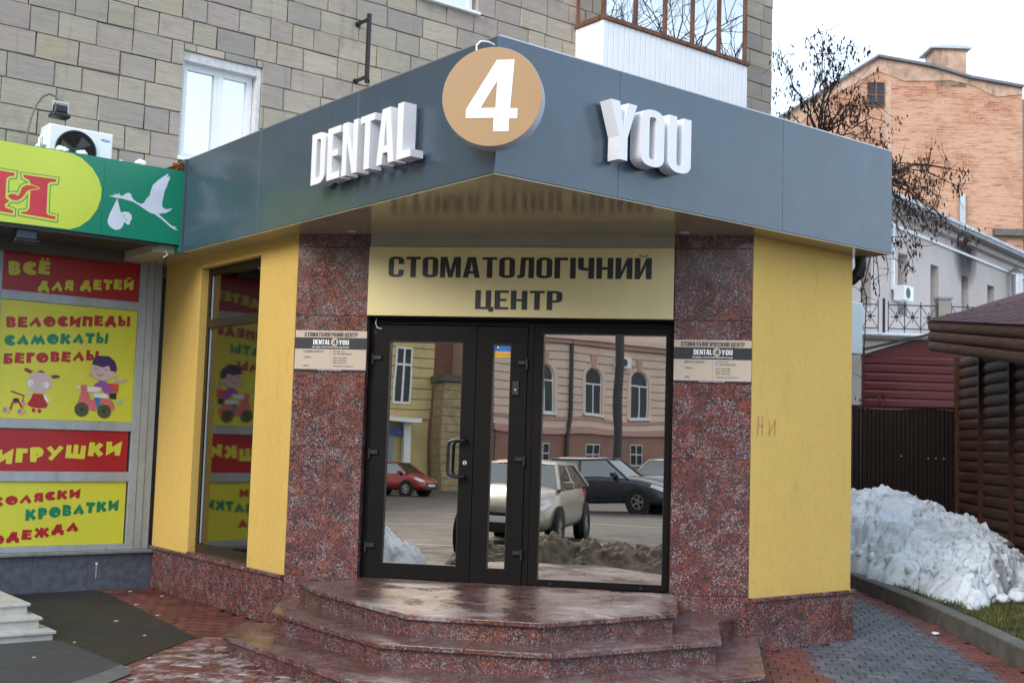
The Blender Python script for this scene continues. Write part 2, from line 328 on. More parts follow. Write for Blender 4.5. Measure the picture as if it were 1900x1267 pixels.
def word(text, f, u0, u1, v0, v1, w0, w1, name, mat, parent, each=False, gap=.055):
    x = 0; items = []
    for ch in text:
        if ch == ' ': x += .18; continue
        wd, cs = G(ch); items.append((x, cs, ch)); x += wd+gap
    tot = x-gap; k = (u1-u0)/tot; h = v1-v0; mb = MB()
    for (x0, cs, ch) in items:
        if each: mb = MB()
        if ch == 'Й': parts = [cs[:1], cs[1:]]
        else: parts = [cs]
        for pc in parts: add_contours(mb, f, [[(u0+(x0+a)*k, v0+b*h) for a, b in c] for c in pc], w0, w1)
        if each: mb.obj(name, mat, parent)
    if not each: return mb.obj(name, mat, parent, recalc=(w1-w0 > .0025))
GC = {}
def btext(body, f, p0, p1, h, name, mat, parent, w, bold=0., jit=0., fat=0.):
    """built-in font, squeezed between p0 and p1 (baseline) with cap height h"""
    mb = MB(); chars = list(body); xs = []; x = 0
    for i, ch in enumerate(chars):
        if ch == ' ': x += .32; continue
        if (ch, bold) not in GC:
            cu = bpy.data.curves.new('t', 'FONT'); cu.body = ch; cu.resolution_u = 3; cu.offset = bold
            o = bpy.data.objects.new('t', cu); COL.objects.link(o); bpy.context.view_layer.update()
            me = bpy.data.meshes.new_from_object(o)
            GC[ch, bold] = ([(v.co.x, v.co.y) for v in me.vertices], [list(p_.vertices) for p_ in me.polygons])
            bpy.data.objects.remove(o); bpy.data.curves.remove(cu); bpy.data.meshes.remove(me)
        vs, fs = GC[ch, bold]
        if not vs: continue
        mn = min(v[0] for v in vs); mxx = max(v[0] for v in vs)
        a = random.uniform(-jit, jit); cx = (mn+mxx)/2
        vs = [((px-cx)*math.cos(a)-(py-.36)*math.sin(a)+cx-mn+x, (px-cx)*math.sin(a)+(py-.36)*math.cos(a)+.36+random.uniform(-1,1)*0) for px, py in vs]
        xs.append((vs, fs)); x += mxx-mn+.06+bold*.5+fat*2.2
    tot = x-.06; du = (p1[0]-p0[0])/tot; sl_ = (p1[1]-p0[1])/tot; k = h/.73
    cps = [(0, 0)]+([(fat*math.cos(a*PI/4), fat*math.sin(a*PI/4)) for a in range(8)] if fat else [])
    for q, (ox, oy) in enumerate(cps):
        for vs, fs in xs: mb.add([f(p0[0]+(px+ox)*du, p0[1]+px*sl_+(py+oy)*k, w+q*.00012) for px, py in vs], fs)
    return mb.obj(name, mat, parent, recalc=False)

def el_(cx, cy, rx, ry, n=20): return [(cx+rx*math.cos(2*PI*k/n), cy+ry*math.sin(2*PI*k/n)) for k in range(n)]
def sq_(cx, cy, r): return [(cx-r,cy-r*.6),(cx+r*.9,cy-r),(cx+r,cy+r*.7),(cx-r*.8,cy+r)]
def FG(c):
    """chunky playful capitals, height 1: (width, [[outer, holes...], ...])"""
    if c == 'О': return 1.0, [[el_(.5,.5,.5,.5,24), el_(.62,.36,.085,.08,10)]]
    if c == 'С': return .86, [[[(.80,.97),(.84,.66)]+[(.66,.60),(.60,.47),(.68,.36),(.86,.34),(.84,.04)]+[(.5+.5*math.cos(a),.5+.5*math.sin(a)) for a in [math.radians(t) for t in range(295,60,-18)]]]]
    if c == 'В': return .78, [[[(.04,.02),(.0,.95),(.12,1.0),(.45,1.0),(.64,.93),(.74,.78),(.70,.60),(.64,.53),(.76,.40),(.78,.22),(.68,.06),(.50,-.01),(.2,-.02)], el_(.40,.56,.05,.055,8), el_(.40,.27,.055,.06,8)]]
    if c in 'ЕЁ':
        o = [[[(.0,.0),(.03,1.0),(.74,.98),(.73,.70),(.40,.69),(.40,.60),(.70,.62),(.71,.42),(.42,.38),(.43,.27),(.76,.28),(.77,.0)]]]
        if c == 'Ё': o += [[[(.12,1.08),(.13,1.22),(.30,1.21),(.29,1.07)]], [[(.44,1.07),(.45,1.21),(.62,1.20),(.61,1.06)]]]
        return .77, o
    if c == 'Л': return .98, [[[(.0,.12),(.20,-.02),(.50,.42),(.76,-.04),(1.0,.20),(.56,1.0)]]]
    if c == 'А': return .96, [[[(.0,.14),(.20,-.02),(.36,.14),(.62,.14),(.76,-.04),(.98,.20),(.54,1.02)], [(.42,.24),(.46,.36),(.57,.34),(.56,.22)]]]
    if c == 'М': return 1.22, [[[(.0,.12),(.18,.0),(.36,.34),(.60,.0),(.86,.34),(1.04,.0),(1.24,.18),(.88,1.0),(.62,.66),(.36,1.0)]]]
    if c == 'Т': return .80, [[[(.22,.0),(.25,.66),(.0,.65),(.02,1.0),(.80,.98),(.79,.64),(.58,.65),(.56,.0)]]]
    if c == 'Г': return .64, [[[(.0,.0),(.03,1.0),(.66,.98),(.65,.66),(.40,.66),(.38,.0)]]]
    if c == 'П': return .86, [[[(.0,.0),(.03,1.0),(.86,.98),(.84,.02),(.54,.02),(.53,.62),(.35,.62),(.34,.0)]]]
    if c == 'И': return .92, [[[(.04,-.06),(.0,.96),(.34,.98),(.34,.60),(.94,1.08),(.88,.0),(.56,.0),(.56,.34)]]]
    if c == 'Й': return .92, [FG('И')[1][0], [[(.24,1.10),(.50,1.02),(.70,1.10),(.64,1.24),(.48,1.16),(.30,1.22)]]]
    if c == 'Н': return .86, [[[(.0,.0),(.02,1.0),(.32,1.0),(.32,.64),(.54,.64),(.54,1.0),(.86,.98),(.84,.0),(.52,.0),(.52,.34),(.32,.34),(.32,.0)]]]
    if c == 'Ы': return 1.06, [[[(.03,.0),(.0,1.0),(.30,1.0),(.30,.64),(.52,.62),(.66,.48),(.67,.20),(.54,.02),(.30,-.02)], el_(.38,.30,.055,.07,8)], [[(.76,.0),(.78,1.0),(1.06,1.0),(1.04,.0)]]]
    if c == 'Ь': return .66, FG('Ы')[1][:1]
    if c == 'Б': return .74, [[[(.0,.0),(.04,1.0),(.70,.98),(.69,.74),(.36,.73),(.36,.62),(.58,.62),(.72,.46),(.73,.20),(.60,.02),(.30,-.02)], el_(.42,.28,.055,.06,8)]]
    if c == 'Д': return 1.0, [[[(.0,-.08),(.02,.40),(.14,.42),(.36,1.0),(.78,1.0),(.80,.42),(.94,.40),(.98,-.08),(.68,-.08),(.67,.12),(.38,.12),(.37,-.08)]]]
    if c == 'Я': return .80, [[[(.46,.0),(.40,.26),(.20,-.04),(.0,.14),(.14,.36),(.06,.52),(.08,.80),(.24,.98),(.78,1.0),(.80,.0)], el_(.44,.52,.05,.055,8)]]
    if c == 'Р': return .78, [[[(.04,-.04),(.0,.94),(.14,1.0),(.48,1.0),(.70,.88),(.78,.64),(.70,.40),(.50,.26),(.40,.25),(.38,-.04)], el_(.42,.46,.04,.06,8)]]
    if c == 'К': return .90, [[[(.0,.0),(.03,1.0),(.36,1.0),(.36,.70),(.62,1.02),(.88,.84),(.62,.52),(.92,.20),(.68,-.04),(.36,.34),(.34,.0)]]]
    if c == 'У': return .96, [[[(.10,.12),(.30,-.06),(.98,.86),(.76,1.04),(.48,.66),(.24,1.0),(.0,.84),(.34,.42)]]]
    if c == 'Ш': return 1.16, [[[(.0,.0),(.02,.94),(.30,.94),(.31,.34),(.42,.34),(.44,1.0),(.70,1.0),(.72,.34),(.84,.34),(.86,.96),(1.14,.96),(1.14,.0)]]]
    if c == 'Ж': return 1.20, [[[(.0,.16),(.22,-.04),(.46,.30),(.46,.0),(.74,.0),(.74,.30),(.98,-.04),(1.2,.16),(.94,.50),(1.18,.84),(.96,1.02),(.74,.72),(.74,1.0),(.46,1.0),(.46,.72),(.24,1.02),(.02,.84),(.28,.50)]]]
    return .4, []
def funtext(body, f, p0, p1, h, mat, parent, w):
    """one object per line of chunky lettering, each letter slightly tilted"""
    items = []; x = 0
    for c in body:
        if c == ' ': x += .45; continue
        wd, gs = FG(c); items.append((x, wd, gs)); x += wd+.14
    tot = x-.14; du = (p1[0]-p0[0])/tot; sl = (p1[1]-p0[1])/tot; mb = MB()
    for (x0, wd, gs) in items:
        a = random.uniform(-.06, .06); dy = random.uniform(-.03, .03)
        T = lambda px, py: (p0[0]+(x0+wd/2+(px-wd/2)*math.cos(a)-(py-.5)*math.sin(a)*.8)*du, p0[1]+x0*sl+((px-wd/2)*math.sin(a)+(py-.5)*math.cos(a)+.5+dy)*h)
        mb = MB()
        for g_ in gs: add_contours(mb, f, [[T(px, py) for px, py in c_] for c_ in g_], w, w+.0005)
        mb.obj('letter', mat, parent, recalc=False)
# ------------------------------------------------------------------ traced outlines, in wall coordinates (metres)
LOGO_L=[(-1.9092,3.8197),(-1.5774,3.8148),(-1.5799,3.7858),(-1.6152,3.7801),(-1.6427,3.7551),(-1.6405,3.5826),(-1.6047,3.5595),(-1.6423,3.5255),(-1.6373,3.4979),(-1.5696,3.4816),(-1.57,3.4542),(-1.8868,3.467)]
LOGO_R=[(-1.5032,3.8121),(-1.2144,3.8161),(-1.2163,3.7913),(-1.2664,3.781),(-1.2877,3.7636),(-1.2827,3.4976),(-1.2617,3.4832),(-1.2018,3.4778),(-1.2035,3.4508),(-1.5002,3.4642),(-1.501,3.4778),(-1.4504,3.4897),(-1.4326,3.5221),(-1.4329,3.7406),(-1.4512,3.7699),(-1.4962,3.788)]
LOGO_S=[(-1.6206,3.6083),(-1.5946,3.6237),(-1.5625,3.6286),(-1.5346,3.6157),(-1.5202,3.6465),(-1.5068,3.6945),(-1.4756,3.72),(-1.4212,3.7286),(-1.365,3.7144),(-1.3646,3.7075),(-1.4244,3.6924),(-1.4617,3.6728),(-1.4813,3.6353),(-1.5062,3.5972),(-1.5427,3.5722),(-1.5861,3.5737),(-1.6142,3.5922)]
LOZ=[(-2.1325,4.0895),(-1.7149,4.0856),(-1.2304,4.079),(-1.0934,4.076),(-0.9992,4.0463),(-0.9015,3.9737),(-0.8376,3.8888),(-0.8023,3.7929),(-0.8033,3.7092),(-0.8321,3.5977),(-0.8963,3.4937),(-0.9846,3.4167),(-1.0687,3.3807),(-1.6701,3.3721),(-2.0862,3.3716)]
STORK=[(-0.7361,3.7373),(-0.6749,3.7551),(-0.6881,3.7747),(-0.6694,3.7631),(-0.6609,3.7608),(-0.6343,3.7805),(-0.63,3.7692),(-0.645,3.7572),(-0.597,3.7621),(-0.5741,3.7862),(-0.5504,3.7959),(-0.5255,3.7876),(-0.5153,3.7588),(-0.4981,3.7372),(-0.4538,3.7134),(-0.4166,3.7092),(-0.393,3.7285),(-0.3766,3.7676),(-0.3472,3.7966),(-0.3376,3.847),(-0.3222,3.9047),(-0.269,3.9623),(-0.1785,4.0389),(-0.1739,4.0247),(-0.189,4.0),(-0.1558,4.0202),(-0.1673,3.9973),(-0.151,4.0024),(-0.1625,3.9795),(-0.1737,3.9529),(-0.1808,3.9208),(-0.1894,3.8947),(-0.201,3.8744),(-0.21,3.8113),(-0.2216,3.7479),(-0.217,3.7116),(-0.1907,3.6933),(-0.153,3.6988),(-0.1155,3.7116),(-0.1394,3.6834),(-0.1761,3.6584),(-0.2507,3.6391),(-0.2243,3.6183),(-0.1718,3.5826),(-0.1123,3.5414),(-0.0609,3.5361),(-0.086,3.5265),(-0.0465,3.507),(-0.0786,3.5089),(-0.1176,3.5222),(-0.1837,3.5686),(-0.2491,3.6111),(-0.2942,3.6329),(-0.3255,3.6346),(-0.3765,3.6578),(-0.4402,3.6911),(-0.5031,3.7182),(-0.5277,3.7206),(-0.5706,3.7263),(-0.6134,3.7319),(-0.6554,3.7292),(-0.6977,3.7348)]
BUNDLE=[(-0.6528,3.726),(-0.6117,3.5996),(-0.5822,3.6123),(-0.5398,3.6136),(-0.508,3.5903),(-0.5035,3.5546),(-0.5169,3.5346),(-0.5212,3.5038),(-0.5389,3.493),(-0.5578,3.5048),(-0.5765,3.5143),(-0.584,3.4772),(-0.6086,3.4438),(-0.6499,3.4298),(-0.6927,3.4444),(-0.7243,3.4759),(-0.732,3.5047),(-0.7125,3.5792)]
BDOTS=[(-0.5822,3.5713),(-0.5562,3.5412)]
ART=[('skin',[(-1.0728,1.8897),(-1.0084,1.8854),(-1.0074,1.9074),(-1.0718,1.9116)]),('white',[(-0.9097,1.8856),(-0.8627,1.8284),(-0.8428,1.8453),(-0.8899,1.9026)]),('red',[(-1.0016,1.9114),(-0.9079,1.9085),(-0.8903,1.8575),(-0.8546,1.8071),(-0.8709,1.7768),(-0.9499,1.7699),(-1.0222,1.7816),(-1.0522,1.8061),(-1.0199,1.859)]),('red',[(-0.9695,1.7506),(-0.9714,1.7402),(-0.9777,1.7324),(-0.9868,1.7293),(-0.9963,1.7317),(-1.0035,1.739),(-1.0067,1.7492),(-1.0048,1.7595),(-0.9985,1.7673),(-0.9894,1.7705),(-0.9799,1.7681),(-0.9726,1.7608)]),('red',[(-0.9138,1.7454),(-0.9157,1.735),(-0.9221,1.7272),(-0.9312,1.7241),(-0.9407,1.7265),(-0.948,1.7338),(-0.9512,1.744),(-0.9493,1.7544),(-0.9429,1.7622),(-0.9338,1.7653),(-0.9242,1.7629),(-0.9169,1.7557)]),('skin',[(-0.8277,2.0241),(-0.8302,1.997),(-0.8406,1.9713),(-0.8583,1.9488),(-0.8821,1.9311),(-0.9102,1.9194),(-0.9407,1.9144),(-0.9716,1.9164),(-1.0007,1.9253),(-1.0261,1.9404),(-1.0461,1.9608),(-1.0593,1.985),(-1.0649,2.0113),(-1.0626,2.0381),(-1.0524,2.0636),(-1.0351,2.086),(-1.0117,2.1037),(-0.9838,2.1157),(-0.9534,2.1211),(-0.9225,2.1194),(-0.8931,2.1107),(-0.8673,2.0957),(-0.847,2.0752),(-0.8334,2.0508)]),('brown',[(-1.1052,2.1452),(-1.0735,2.1508),(-1.0369,2.1346),(-1.0112,2.125),(-1.0348,2.1015),(-1.0637,2.1071),(-1.0897,2.124)]),('brown',[(-0.85,2.09),(-0.8105,2.1012),(-0.7736,2.0981),(-0.7507,2.0844),(-0.7791,2.0679),(-0.8227,2.0617)]),('brown',[(-0.9857,2.1192),(-0.9435,2.1365),(-0.8993,2.1243),(-0.9275,2.1115)]),('white',[(-1.0056,2.0108),(-1.0075,1.9973),(-1.0143,1.9861),(-1.0248,1.9796),(-1.0369,1.979),(-1.0481,1.9844),(-1.0562,1.9947),(-1.0597,2.0079),(-1.0579,2.0214),(-1.0511,2.0326),(-1.0406,2.0391),(-1.0285,2.0398),(-1.0173,2.0344),(-1.0091,2.0241)]),('white',[(-0.8553,1.9988),(-0.8574,1.9851),(-0.8648,1.9739),(-0.876,1.9673),(-0.8889,1.9666),(-0.9009,1.972),(-0.9095,1.9824),(-0.9132,1.9958),(-0.9112,2.0094),(-0.9038,2.0206),(-0.8926,2.0273),(-0.8797,2.028),(-0.8677,2.0226),(-0.859,2.0122)]),('black',[(-1.0187,2.0027),(-1.0203,1.998),(-1.0247,1.9958),(-1.0294,1.9975),(-1.0315,2.0021),(-1.03,2.0068),(-1.0255,2.009),(-1.0209,2.0073)]),('black',[(-0.8906,1.9925),(-0.8922,1.9877),(-0.8967,1.9855),(-0.9014,1.9872),(-0.9036,1.9918),(-0.902,1.9966),(-0.8975,1.9988),(-0.8928,1.9971)]),('red',[(-1.2097,1.9164),(-1.0903,1.88),(-1.1061,1.8204),(-1.0922,1.8171),(-1.0808,1.8907),(-1.2059,1.9303)]),('red',[(-1.1951,1.746),(-1.1805,1.8082),(-1.1366,1.817),(-1.0762,1.7197),(-1.0608,1.7297),(-1.126,1.8323),(-1.1936,1.8216),(-1.2127,1.7513)]),('black',[(-1.1253,1.841),(-1.1289,1.8306),(-1.14,1.8226),(-1.1557,1.8192),(-1.1716,1.8212),(-1.1836,1.8282),(-1.1885,1.8382),(-1.1849,1.8485),(-1.1738,1.8565),(-1.1582,1.86),(-1.1422,1.858),(-1.1302,1.851)]),('orange',[(-1.2051,1.7449),(-1.2075,1.731),(-1.2161,1.7195),(-1.2291,1.7128),(-1.244,1.7123),(-1.2577,1.7179),(-1.2676,1.7286),(-1.2718,1.7423),(-1.2694,1.7562),(-1.2608,1.7677),(-1.2478,1.7744),(-1.233,1.775),(-1.2192,1.7694),(-1.2092,1.7587)]),('orange',[(-1.064,1.7322),(-1.0667,1.7162),(-1.0761,1.7031),(-1.0904,1.6955),(-1.1067,1.6949),(-1.1219,1.7014),(-1.1328,1.7137),(-1.1374,1.7294),(-1.1348,1.7453),(-1.1254,1.7584),(-1.1112,1.7661),(-1.0948,1.7667),(-1.0797,1.7603),(-1.0687,1.7479)]),('blue',[(-1.2401,1.7472),(-1.242,1.7352),(-1.2485,1.7275),(-1.2571,1.7272),(-1.2645,1.7343),(-1.2679,1.7461),(-1.266,1.7581),(-1.2595,1.7657),(-1.2509,1.7661),(-1.2435,1.759)]),('blue',[(-1.1017,1.7344),(-1.1038,1.7206),(-1.1111,1.7118),(-1.1206,1.7114),(-1.1289,1.7196),(-1.1327,1.7332),(-1.1306,1.747),(-1.1234,1.7558),(-1.1138,1.7562),(-1.1055,1.748)]),('pink',[(-1.0681,1.8091),(-1.0712,1.7982),(-1.0807,1.7911),(-1.0929,1.7906),(-1.1032,1.7968),(-1.1077,1.8074),(-1.1046,1.8183),(-1.0951,1.8253),(-1.0828,1.8259),(-1.0725,1.8197)]),('rose',[(-0.553,2.0162),(-0.4929,2.0194),(-0.4461,1.8699),(-0.3943,1.8951),(-0.2476,1.8865),(-0.2057,1.8346),(-0.2026,1.781),(-0.234,1.7874),(-0.2993,1.8459),(-0.3655,1.7974),(-0.4018,1.7655),(-0.4402,1.7716),(-0.4971,1.8374),(-0.5726,1.8417),(-0.5419,1.9563)]),('redbox',[(-0.2879,2.0455),(-0.1711,2.0441),(-0.1779,1.9589),(-0.2761,1.9771)]),('black',[(-0.2662,1.9393),(-0.1896,1.9583),(-0.1933,1.8889),(-0.2558,1.8938)]),('purple',[(-0.4176,2.031),(-0.3588,2.0723),(-0.2965,2.0604),(-0.2461,1.994),(-0.1914,1.9891),(-0.2507,1.94),(-0.3128,1.9447),(-0.3462,1.9889),(-0.4158,2.0006)]),('lilac',[(-0.2232,2.1306),(-0.2061,2.0977),(-0.2344,2.0504),(-0.2016,2.0572),(-0.1385,2.0608),(-0.0833,2.0956),(-0.0928,2.1099),(-0.1439,2.0769),(-0.2056,2.0737),(-0.2176,2.0472),(-0.1891,2.0956),(-0.2077,2.1377)]),('white',[(-0.492,2.0043),(-0.3853,2.0022),(-0.339,1.9969),(-0.3748,1.9531),(-0.4813,1.9517)]),('white',[(-0.4198,1.9395),(-0.2893,1.9382),(-0.2712,1.8931),(-0.4175,1.9016)]),('jean',[(-0.4099,1.902),(-0.3485,1.8972),(-0.353,1.8436),(-0.3187,1.784),(-0.3566,1.7749),(-0.3978,1.8264)]),('olive',[(-0.4611,1.7783),(-0.4628,1.7584),(-0.47,1.7399),(-0.4821,1.7243),(-0.4983,1.7129),(-0.517,1.7066),(-0.5369,1.7059),(-0.5562,1.7108),(-0.5735,1.7209),(-0.5873,1.7355),(-0.5966,1.7532),(-0.6006,1.7727),(-0.599,1.7925),(-0.5919,1.8109),(-0.5798,1.8265),(-0.5638,1.838),(-0.5452,1.8444),(-0.5253,1.8453),(-0.5059,1.8405),(-0.4885,1.8304),(-0.4745,1.8158),(-0.4651,1.798)]),('olive',[(-0.2368,1.7681),(-0.2384,1.7486),(-0.2456,1.7305),(-0.2577,1.7153),(-0.2737,1.7041),(-0.2923,1.6979),(-0.3119,1.6973),(-0.3311,1.7021),(-0.3482,1.712),(-0.3619,1.7262),(-0.371,1.7436),(-0.375,1.7627),(-0.3733,1.7821),(-0.3663,1.8001),(-0.3543,1.8154),(-0.3384,1.8266),(-0.3199,1.8329),(-0.3003,1.8337),(-0.281,1.829),(-0.2638,1.8191),(-0.25,1.8049),(-0.2407,1.7874)]),('black',[(-0.5131,1.7762),(-0.5157,1.7664),(-0.5236,1.76),(-0.5338,1.7596),(-0.5424,1.7653),(-0.5461,1.7749),(-0.5435,1.7848),(-0.5356,1.7911),(-0.5254,1.7915),(-0.5168,1.7859)]),('black',[(-0.293,1.7659),(-0.2957,1.756),(-0.3038,1.7495),(-0.3142,1.7491),(-0.323,1.7549),(-0.3268,1.7646),(-0.3242,1.7746),(-0.3161,1.781),(-0.3057,1.7814),(-0.2969,1.7757)]),('white',[(-0.5502,1.9937),(-0.5542,1.9837),(-0.5658,1.9771),(-0.5806,1.9763),(-0.5929,1.9817),(-0.598,1.9912),(-0.594,2.0012),(-0.5825,2.0078),(-0.5677,2.0086),(-0.5553,2.0032)]),('skin',[(-0.2293,2.1719),(-0.2318,2.1468),(-0.2421,2.123),(-0.2594,2.1021),(-0.2825,2.0855),(-0.3098,2.0744),(-0.3394,2.0696),(-0.3693,2.0712),(-0.3975,2.0791),(-0.4221,2.0929),(-0.4413,2.1115),(-0.4541,2.1338),(-0.4594,2.1581),(-0.457,2.1829),(-0.447,2.2065),(-0.43,2.2273),(-0.4073,2.2439),(-0.3802,2.2552),(-0.3507,2.2604),(-0.3207,2.2591),(-0.2922,2.2513),(-0.2674,2.2376),(-0.2477,2.2189),(-0.2348,2.1965)]),('skin',[(-0.2092,2.1345),(-0.2125,2.1198),(-0.2229,2.1103),(-0.2363,2.1095),(-0.2477,2.1178),(-0.2527,2.132),(-0.2494,2.1467),(-0.239,2.1562),(-0.2256,2.157),(-0.2142,2.1487)]),('hair',[(-0.4521,2.2271),(-0.4405,2.2889),(-0.3885,2.3153),(-0.2884,2.3183),(-0.2231,2.2648),(-0.2024,2.2044),(-0.2095,2.1653),(-0.2642,2.1698),(-0.2828,2.2225),(-0.3511,2.2013),(-0.4134,2.2181)]),('black',[(-0.4019,2.1287),(-0.3688,2.1111),(-0.3304,2.1328),(-0.3331,2.1374),(-0.3691,2.1165),(-0.3993,2.1334)]),('black',[(-0.4243,2.1883),(-0.4008,2.1783),(-0.3987,2.1832),(-0.4222,2.1932)]),('black',[(-0.3256,2.1711),(-0.299,2.1789),(-0.3005,2.184),(-0.3271,2.1763)]),('sky',[(-0.192,1.8659),(-0.1721,1.8591),(-0.1495,1.8755),(-0.1443,1.8526),(-0.1664,1.8286)]),('sky',[(-0.1254,1.8781),(-0.1286,1.8692),(-0.1372,1.8652),(-0.1463,1.8685),(-0.1504,1.877),(-0.1473,1.8858),(-0.1386,1.8898),(-0.1296,1.8866)]),('sky',[(-0.1077,1.9121),(-0.1099,1.906),(-0.1159,1.9032),(-0.1221,1.9054),(-0.125,1.9113),(-0.1228,1.9174),(-0.1168,1.9202),(-0.1106,1.918)]),('orange',[(-0.4531,2.1166),(-0.4557,2.1066),(-0.4637,2.1001),(-0.474,2.0995),(-0.4827,2.105),(-0.4864,2.1147),(-0.4838,2.1246),(-0.4759,2.1312),(-0.4656,2.1318),(-0.4569,2.1262)]),('white',[(-0.5429,2.0985),(-0.5451,2.092),(-0.5513,2.089),(-0.5579,2.0912),(-0.5609,2.0975),(-0.5586,2.104),(-0.5524,2.1071),(-0.5459,2.1048)])]
FUN=[('yellow','ВСЁ',(-1.305,3.033),(-0.913,3.081),0.142),('yellow','ДЛЯ ДЕТЕЙ',(-1.02,2.904),(-0.078,3.021),0.111),('red','ВЕЛОСИПЕДЫ',(-1.294,2.528),(-0.091,2.644),0.111),('green','САМОКАТЫ',(-1.298,2.357),(-0.305,2.453),0.111),('red','БЕГОВЕЛЫ',(-1.296,2.182),(-0.392,2.272),0.109),('yellow','ИГРУШКИ',(-1.306,1.232),(-0.11,1.346),0.146),('red','КОЛЯСКИ',(-1.313,0.834),(-0.493,0.918),0.095),('green','КРОВАТКИ',(-1.003,0.7),(-0.104,0.792),0.114),('red','ОДЕЖДА',(-1.304,0.476),(-0.491,0.597),0.102)]
CL1=[(8.21, 4.36, 6.92), (8.67, 4.57, 6.69), (8.44, 4.49, 6.2), (8.89, 4.52, 6.53), (9.02, 4.35, 7.5), (8.38, 3.91, 6.93), (8.5, 3.73, 6.84), (9.37, 4.52, 6.91), (8.94, 3.8, 7.15), (8.85, 3.86, 6.84), (9.41, 4.83, 6.3), (8.99, 4.23, 6.26), (9.58, 4.39, 6.52), (9.29, 3.96, 6.65), (9.54, 4.09, 6.34), (9.1, 3.6, 5.97), (9.73, 3.91, 6.54), (10.12, 4.04, 6.36), (8.74, 4.54, 6.0), (9.44, 4.38, 6.1), (9.62, 4.05, 6.62), (9.16, 3.42, 5.76), (8.83, 4.9, 6.0), (9.03, 4.44, 5.94)]
CL2=[(9.28, 3.25, 5.42), (9.19, 2.99, 5.25), (10.05, 3.34, 5.6), (9.81, 3.06, 5.29), (9.87, 3.34, 5.16), (10.26, 3.24, 5.16), (10.2, 3.04, 5.5), (10.48, 3.1, 5.33), (10.08, 2.74, 5.4), (9.8, 3.51, 5.06), (9.71, 3.16, 4.81), (10.35, 3.27, 4.88), (9.98, 3.5, 4.7), (9.72, 2.72, 4.61), (9.87, 2.66, 4.51), (9.67, 2.93, 4.48), (10.14, 3.52, 4.49), (9.48, 3.36, 4.51)]
CL3=[(9.2, 3.46, 3.71), (8.95, 3.39, 3.86), (9.2, 3.33, 4.03), (9.19, 3.23, 4.16), (9.34, 3.08, 4.2), (9.08, 3.64, 2.58), (9.11, 3.65, 2.26)]
TRUNK=[(9.54, 4.5, 1.26), (9.4, 4.39, 3.38), (9.27, 4.35, 4.75)]
LIMB1=[(9.27, 4.35, 4.75), (9.2, 4.33, 5.43), (9.07, 4.38, 5.95)]
LIMB2=[(9.19, 4.29, 4.73), (9.44, 4.01, 5.42), (9.8, 3.73, 5.43)]

# ================================================================== SETTING
M_EARTH = plain('ground_asphalt_far', (.06, .06, .062), .8, 0, .3, .3, .4)
g = MB(); g.add([(-600,-600,-.012),(600,-600,-.012),(600,600,-.012),(-600,600,-.012)], [(0,1,2,3)])
g.obj('ground', M_EARTH, kind='structure', recalc=False)
g = MB(); g.add([(-9,-9,-.004),(6,-9,-.004),(6,-1.2,-.004),(.2,5.9,-.004),(-9,5.9,-.004)], [(0,1,2,3,4)])
g.obj('asphalt_forecourt', M_ASPH, kind='structure', recalc=False)
g = MB(); g.add([(-2.2,3.8,.0165),(-1.9,1.7,.0165),(-1.50,1.98,.0165),(-.585,2.84,.0165),(-.29,5.6,.0165),(-.33,5.83,.0165),(-2.2,5.83,.0165)], [tuple(range(7))])
g.obj('dark_asphalt_patch', M_PATCH, kind='structure', recalc=False)

TD = Vector((0.674865, -0.737941, 0)); ND = Vector((-0.737941, -0.674865, 0)); A0 = Vector((.2567, 3.0493, 0))
CH = FR(A0, TD, (0,0,1), ND)                      # chamfer wall: u along, v up, w outwards
LW = FR((.257, 0, 0), (0,-1,0), (0,0,1), (-1,0,0))  # left wall  (u = -y)
RW = FR((0, .2485, 0), (1,0,0), (0,0,1), (0,-1,0))  # right wall (u = x)
CL = FR((0,0,0), (0,-1,0), (0,0,1), (-1,0,0))
CRt = FR((0,0,0), (1,0,0), (0,0,1), (0,-1,0))
ST = FR((0,6.0,0), (1,0,0), (0,0,1), (0,-1,0))    # stone facade
SH = FR((0,5.89,0), (1,0,0), (0,0,1), (0,-1,0))   # shop front
SG = FR((0,4.92,0), (1,0,0), (0,0,1), (0,-1,0))   # shop sign

def inpoly(p, poly):
    c = False; n = len(poly)
    for i in range(n):
        (x1, y1), (x2, y2) = poly[i], poly[(i+1) % n]
        if (y1 > p[1]) != (y2 > p[1]) and p[0] < (x2-x1)*(p[1]-y1)/(y2-y1)+x1: c = not c
    return c
